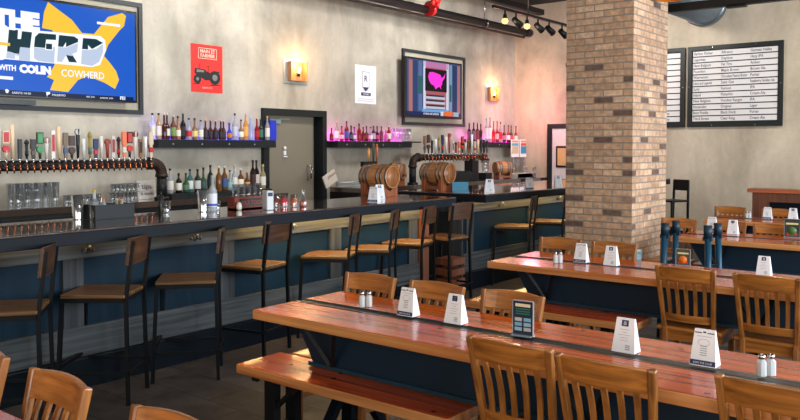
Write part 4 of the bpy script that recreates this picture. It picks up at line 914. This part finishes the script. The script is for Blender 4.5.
holder(683, 265.5, .095, .115, [(70,66,60)], 'small clear holder with an orange food picture on the middle table', .1, 1)
holder(792, 237.5, .13, .17, [(46,48,50)], 'clear holder with a dark food picture on the third table at the right edge', .1, 2)
holder(639, 260.5, .03, .08, [(120,170,190)], 'narrow pale blue card holder on the middle table beside the pillar corner', .4, 0)

# ------------------------------------------------------------------ items on the bar top
def onbar(px, py): q = onz(px, py, 1.1); return q
q = onbar(97, 221); cd = thing('condiment_caddy', 'black wooden caddy of bottles and fruit on the near bar', 'caddy', (-5.05, q.y+.02, 1.101), 0)
W_ = .30
MB().box(-.08, .08, 0, W_, 0, .008).box(.072, .08, 0, W_, .008, .10).box(-.08, -.072, 0, W_, .008, .10).box(-.072, .072, 0, .008, .008, .10).box(-.072, .072, W_-.008, W_, .008, .10).build('tray_box', plain((16,20,26), .55), cd)
bottle((-5.05, q.y+.06, 1.112), .19, .03, (220,226,232), (220,190,60), (230,232,236), 'white squeeze bottle with yellow cap in the black caddy', 'bottles in the black caddy', shape=2)
bottle((-5.05, q.y+.13, 1.112), .135, .022, (190,196,200), (226,80,40), None, 'small clear bottle with orange cap in the black caddy', 'bottles in the black caddy')
bottle((-5.05, q.y+.27, 1.112), .13, .02, (210,196,160), (190,30,50), (226,220,190), 'small sauce bottle with red cap in the black caddy', 'bottles in the black caddy')
bottle((-5.03, q.y+.22, 1.112), .12, .024, (196,176,130), (190,176,140), (216,206,180), 'small tan sauce bottle in the black caddy', 'bottles in the black caddy')
MB2 = MB().lathe([(0,0),(.03,.01),(.04,.035),(.03,.06),(0,.07)], 14).build('lemon', plain((220,214,190), .5), loc=(-5.05, q.y+.185, 1.112)); tag(MB2, 'pale lemon lying in the black caddy', 'fruit')
q = onbar(87, 220)
for k in range(2):
    o = MB().lathe([(0,0),(.034,0),(.034,.004),(.043,.165-.02*k),(.040,.165-.02*k),(.031,.008),(0,.008)], 16).build('mixing_tin', plain((200,204,206), .12, .9, .05) if k == 0 else M_GLASS, loc=(-5.12+.10*k, q.y-.02+.07*k, 1.101)); tag(o, ('tall steel mixing tin left of the black caddy','clear mixing glass beside the steel tin left of the black caddy')[k], 'tin' if k == 0 else 'glass')
q = onbar(161, 212.5); tumbler((-5.12, q.y, 1.101), .085, .04, 'single empty clear tumbler on the near bar right of the black caddy', None)
q = onbar(206, 212); o = MB().lathe([(0,0),(.036,0),(.036,.004),(.046,.165),(.042,.165),(.033,.008),(0,.008)], 16).build('shaker_tin', plain((205,206,208), .15, .9, .05), loc=(-4.98, q.y, 1.101)); tag(o, 'steel shaker tin left of the blue-labelled bottle on the bar', 'tin')
q = onbar(213, 212); bo = bottle((-4.93, q.y+.02, 1.101), .28, .034, (206,214,220), (170,172,176), (222,226,236), 'clear spirit bottle with white label and blue band on the bar', None, shape=0, trans=.5)
MB().lathe([(.0352,.045),(.0362,.045),(.0362,.062),(.0352,.062)], 14).build('blue_band', plain((70,90,200), .5), bo)
q = onbar(219, 211); tumbler((-5.0, q.y+.02, 1.101), .075, .033, 'short clear shot glass right of the blue-labelled bottle on the bar', None)
q = onbar(196, 216); o = MB().tube((0,0,0), (0,0,.13), .018, .022, seg=12).tube((0,0,.13), (.0,.0,.16), .008, seg=8).build('bar_tool', plain((40,40,42), .4), loc=(-5.14, q.y, 1.101)); tag(o, 'slim black pourer standing on the bar left of the shaker tin', 'bar tool')
# wooden garnish caddy with black chalk panel
q = onbar(233, 210); g = thing('garnish_caddy', 'red-brown wooden caddy with a black lettered front on the bar', 'caddy', (q.x+.02, q.y, 1.101)); w_ = .33; gx = q.x+.02
MB().box(-.09, .0, 0, w_, 0, .01).box(-.01, 0, 0, w_, 0, .10).box(-.09, -.08, 0, w_, 0, .10).box(-.08, -.01, 0, .01, 0, .1).box(-.08, -.01, w_-.01, w_, 0, .1).build('wooden_box', plain((122,52,36), .45, 0, .15), g)
MB().box(0, .003, .05, w_-.02, .02, .085).build('front_panel', plain((34,22,22), .4), g); text('BAR TOOLS', .05, (.004, .065, .034), RX, plain((140,52,36), .4), g, bold=.001, sx=.95)
o = MB().lathe([(0,0),(.02,.003),(.024,.03),(.016,.055),(.010,.06),(0,.065)], 12).build('sauce_jar', plain((220,216,206), .4), loc=(gx+.03, q.y+.02, 1.101)); tag(o, 'tiny cream jar in front of the wooden caddy', 'jar')
for k in range(5):
    tumbler((gx-.045, q.y+.045+k*.06, 1.112), .19, .026, 'tall clear glass %s from left in the wooden caddy' % ORD[k], 'glasses in the wooden caddy')
q = onbar(268, 210); o = thing('napkin_dispenser', 'white napkin dispenser standing right of the wooden caddy', 'dispenser', (q.x, q.y, 1.101), -.3)
MB().box(-.045, .045, -.03, .03, 0, .155).build('body', plain((206,210,214), .3, 0, .03), o, bevel=.008); MB().box(.045, .047, -.02, .02, .11, .14).build('emblem', M_NPR, o)
q = onbar(275, 208)
for k, (px, c) in enumerate(((275,(120,30,24)),(279,(170,60,60)),(283,(226,40,36)),(288,(226,70,50)),(293,(200,90,40)),(297,(180,110,50)))):
    q = onbar(px, 207.2)
    o = tumbler((q.x-.03*(k % 2), q.y, 1.101), .105, .026, 'glass of %s liquid, %s from left in the row before the door' % (cname(c), ORD[k]), 'red and amber glasses before the door')
    MB().lathe([(0,.008),(.021,.008),(.024,.07),(0,.07)], 12).build('filling', plain(c, .3), o)
q = onbar(303, 206.5); o = MB().lathe([(0,0),(.036,0),(.038,.01),(.034,.05),(.014,.10),(.014,.135),(.018,.145),(0,.145)], 16).build('decanter', M_GLASS, loc=(q.x, q.y, 1.101)); tag(o, 'clear decanter with red liquid right of the red glasses', 'bottle'); MB().lathe([(0,.004),(.033,.004),(.031,.045),(0,.045)], 14).build('red_liquid', plain((190,50,36), .2), o)
# back-bar objects
q = onx(150, 197, -7.85); s_ = thing('chalk_sign', 'white square sign with handwriting leaning on the back counter', 'sign', (-7.9, q.y, 1.001)); MB().box(-.01, .01, -.12, .12, 0, .22, Matrix.Rotation(-.2, 4, 'Y')).build('board', plain((214,208,200), .6), s_)
text('tips', .09, (.0, -.07, .12), (PI/2-.2, 0, PI/2), plain((110,90,80), .6), s_); text('& thanks', .05, (.01, -.09, .05), (PI/2-.2, 0, PI/2), plain((110,90,80), .6), s_)
q = onx(334, 180, -7.8); s_ = thing('tip_sign', 'tilted white card sign on the counter right of the door', 'sign', (-7.85, q.y, 1.08)); MB().box(-.01, .01, -.13, .13, -.02, .16, Matrix.Rotation(.45, 4, 'X')).build('card', plain((216,204,190), .6), s_); text('please', .07, (.012, -.08, .06), (PI/2+0, -.45, PI/2), plain((110,70,50), .6), s_)

# ------------------------------------------------------------------ barrels
def barrel(loc, L_, R, rz, label, stand=True, zst=.0, tap=False):
    t = thing('barrel', label, 'barrel', loc, rz); zc = R+(.07 if stand else .0)
    prof = [(0,-L_/2+.012),(R*.80,-L_/2+.012),(R*.80,-L_/2),(R*.86,-L_/2)]+[(R*(.86+.14*math.cos(PI*u/2)**1), u*L_/2) for u in (-.8,-.5,-.25,0,.25,.5,.8)]+[(R*.86,L_/2),(R*.80,L_/2),(R*.80,L_/2-.012)]
    mt = Matrix.Translation((0,0,zc)) @ Matrix.Rotation(PI/2, 4, 'Y')
    MB().lathe(prof, 24, mt).build('staves', M_BARREL, t)
    for e in (-1, 1): MB().lathe([(0,e*(L_/2-.014)),(R*.8,e*(L_/2-.014)),(R*.8,e*(L_/2-.008)),(0,e*(L_/2-.008))], 24, mt).build('head', wood('barrel_head', (130,82,46), (170,114,70), 'Z') if 'barrel_head' not in bpy.data.materials else bpy.data.materials['barrel_head'], t)
    for u in (-.93,-.62,-.36,.36,.62,.93):
        r = R*(.86+.14*math.cos(PI*u/2))+.003
        MB().lathe([(r-.002,u*L_/2-.011),(r,u*L_/2-.011),(r,u*L_/2+.011),(r-.002,u*L_/2+.011)], 24, mt).build('hoop', plain((120,120,118), .35, .9), t)
    if tap: MB().tube((L_/2-.01,0,zc-R*.4), (L_/2+.06,0,zc-R*.4), .014, seg=8).tube((L_/2+.045,0,zc-R*.4+.03), (L_/2+.045,0,zc-R*.4-.035), .010, seg=8).box(L_/2+.03, L_/2+.06, -.03, .03, zc-R*.4+.03, zc-R*.4+.04).build('spigot', M_STANDW if tap == 2 else M_STEEL, t)
    if stand:
        for e in (-1, 1):
            MB().prism([(-R*.95,0),(-R*.95,.075+R*.45),(-R*.8,.075+R*.45),(-R*.55,.075+R*.14),(0,.055),(R*.55,.075+R*.14),(R*.8,.075+R*.45),(R*.95,.075+R*.45),(R*.95,0)], 'X', e*L_*.33-.02, e*L_*.33+.02).build('cradle', M_STANDW, t)
        for sy in (-1, 1): MB().box(-L_*.33, L_*.33, sy*R*.8-.012, sy*R*.8+.012, .02, .055).build('stand_rail', M_STANDW, t)
    return t
barrel((-5.14, 6.10, 1.101), .36, .13, 0, 'oak barrel on a wooden cradle behind two table tents on the bar')
barrel((-5.28, 7.30, 1.101), .36, .13, 0, 'oak barrel on a wooden cradle at the left end of the far bar section')
barrel((-7.85, 9.72, 1.001), .26, .14, .3, 'smaller barrel with wooden spigot directly behind the first oak barrel', True, tap=2)
q = onx(505, 180, -7.8); barrel((-7.85, q.y, 1.0), .34, .13, 1.0, 'small oak barrel with black spigot on the far counter beneath the short shelf', True, tap=1)
q = onx(391, 160, -7.8)
for k, (px, c, h) in enumerate(((365,(190,120,60),.16),(369,(60,74,50),.27),(373,(200,110,60),.24))):
    pass
tw = thing('small_tap', 'small black tap post with three wooden handles behind the first barrel', 'beer tap', (-7.8, onx(369,180,-7.8).y, 1.001)); MB().tube((0,0,0), (0,0,.34), .03).box(-.03,.03,-.16,.16,.30,.38).build('post', M_BLK, tw)
for k, (dy, c, h) in enumerate(((-.03,(206,140,80),.17),(.08,(60,74,50),.27),(.16,(190,100,60),.23))): MB().tube((.02, dy, .38), (.02, dy, .38+h), .014, .022, seg=10).lathe([(0,0),(.02,.0),(.012,.03),(0,.035)], 8, Matrix.Translation((.02,dy,.38+h))).build('tap_handle', plain(c, .4), tw)
# blue menu rack and machines on the far bar
q = onbar(467, 192); bl = thing('menu_stand', 'light blue slanted menu stand on the far bar section', 'menu stand', (-4.98, q.y+.02, 1.101), -.9)
MB().box(-.01, .01, -.09, .09, 0, .11, Matrix.Rotation(-.35, 4, 'Y')).box(-.01, .06, -.09, .09, 0, .012).build('panel', plain((70,130,160), .4), bl)
q = onx(485, 180, -7.75); cm = thing('blender', 'black and steel blender jug on the far counter under the shelf', 'blender', (-7.75, q.y, 1.001)); MB().box(-.09, .09, -.1, .1, 0, .13).build('base', M_BLK, cm, bevel=.01); MB().lathe([(.06,.13),(.085,.36),(.078,.36),(.055,.14)], 16).build('jug', M_GLASS, cm); MB().lathe([(0,.36),(.088,.36),(.08,.39),(0,.39)], 16).build('lid', M_BLK, cm); MB().tube((.0,.08,.33), (0,.12,.3), .01).tube((0,.12,.3), (0,.12,.18), .01).build('handle', M_BLK, cm)
q = onx(478, 180, -7.7); cm = thing('espresso_grinder', 'black upright machine on the far counter left of the blender', 'machine', (-7.75, q.y-.12, 1.001)); MB().box(-.1, .08, -.1, .1, 0, .36).build('body', M_BLK, cm, bevel=.01); MB().lathe([(.05,.36),(.09,.45),(0,.45)], 12).build('hopper', M_BLKP, cm)
q = onx(447, 186, -7.4); o = MB().box(-.15, .15, -.3, .3, 0, .16).box(-.13, .13, -.28, .28, .16, .18).build('ice_bin', M_BLKP, loc=(-7.78, 11.3, 1.001), bevel=.01); tag(o, 'black cooler box on the counter under the second tap tower', 'box')
# copper item inside the bar gap
q = ony(465, 262, 7.0); o = thing('wicker_crate', 'orange-brown wooden crate on the floor in the gap between bar sections', 'crate', (-4.78, 6.84, 0))
for k in range(4): MB().box(-.11, .11, -.12, .12, .03+k*.11, .10+k*.11).build('slat_band', M_DARKW, o)
MB().box(-.10, .10, -.10, .10, .0, .03).build('bottom', M_STANDW, o)

# ------------------------------------------------------------------ light
DAY = (.86, .93, 1.0)
for (a, b_), pw in zip(wins, (190, 330, 400, 200)): area('window_daylight', (EX-.02, (a+b_)/2, 2.15), (0, PI/2, 0), 2.8, b_-a, pw, DAY)
area('front_fill', (-1.0, SY+.05, 2.1), (-PI/2+PI, 0, 0), 6, 2.6, 140, (1,.84,.66))  # warm fill added behind the camera; the front wall has no window
def wash(loc, d, sx, sy, power, col):  # area fill added to brighten the walls; no fixture hangs there
    o = area('wall_fill', loc, (0,0,0), sx, sy, power, col, math.radians(150)); o.rotation_euler = Vector(d).to_track_quat('-Z', 'Y').to_euler()
WC = (1,.96,.91)
for y in (2.5, 6.5, 10.5): wash((-5.9, y, 4.1), (-1,0,-.5), .5, .5, 54, WC)
for x in (-5.5, -1.5): wash((x, 11.6, 4.1), (0,1,-.5), .5, .5, 45, WC)
for y in (3.0, 7.0): area('overhead_fill', (-1.6, y, 3.95), (0,0,0), .5, .5, 26, (1,.82,.62))  # warm fill added overhead for the wood tones; no lamp built
spot('bench_patch_spot', (-5.3,2.2,4.1), (-3.15,3.0,.5), 420, (1,.72,.4), 13, .2, .04)  # spot added to make the warm patch on the bench end
W = bpy.data.worlds.new('world'); bpy.context.scene.world = W; W.use_nodes = True
W.node_tree.nodes['Background'].inputs[0].default_value = (.6,.75,1,1); W.node_tree.nodes['Background'].inputs[1].default_value = .25
vs_ = bpy.context.scene.view_settings; vs_.view_transform = 'Standard'; vs_.look = 'None'; vs_.gamma = 1; vs_.use_curve_mapping = False; vs_.exposure = 0
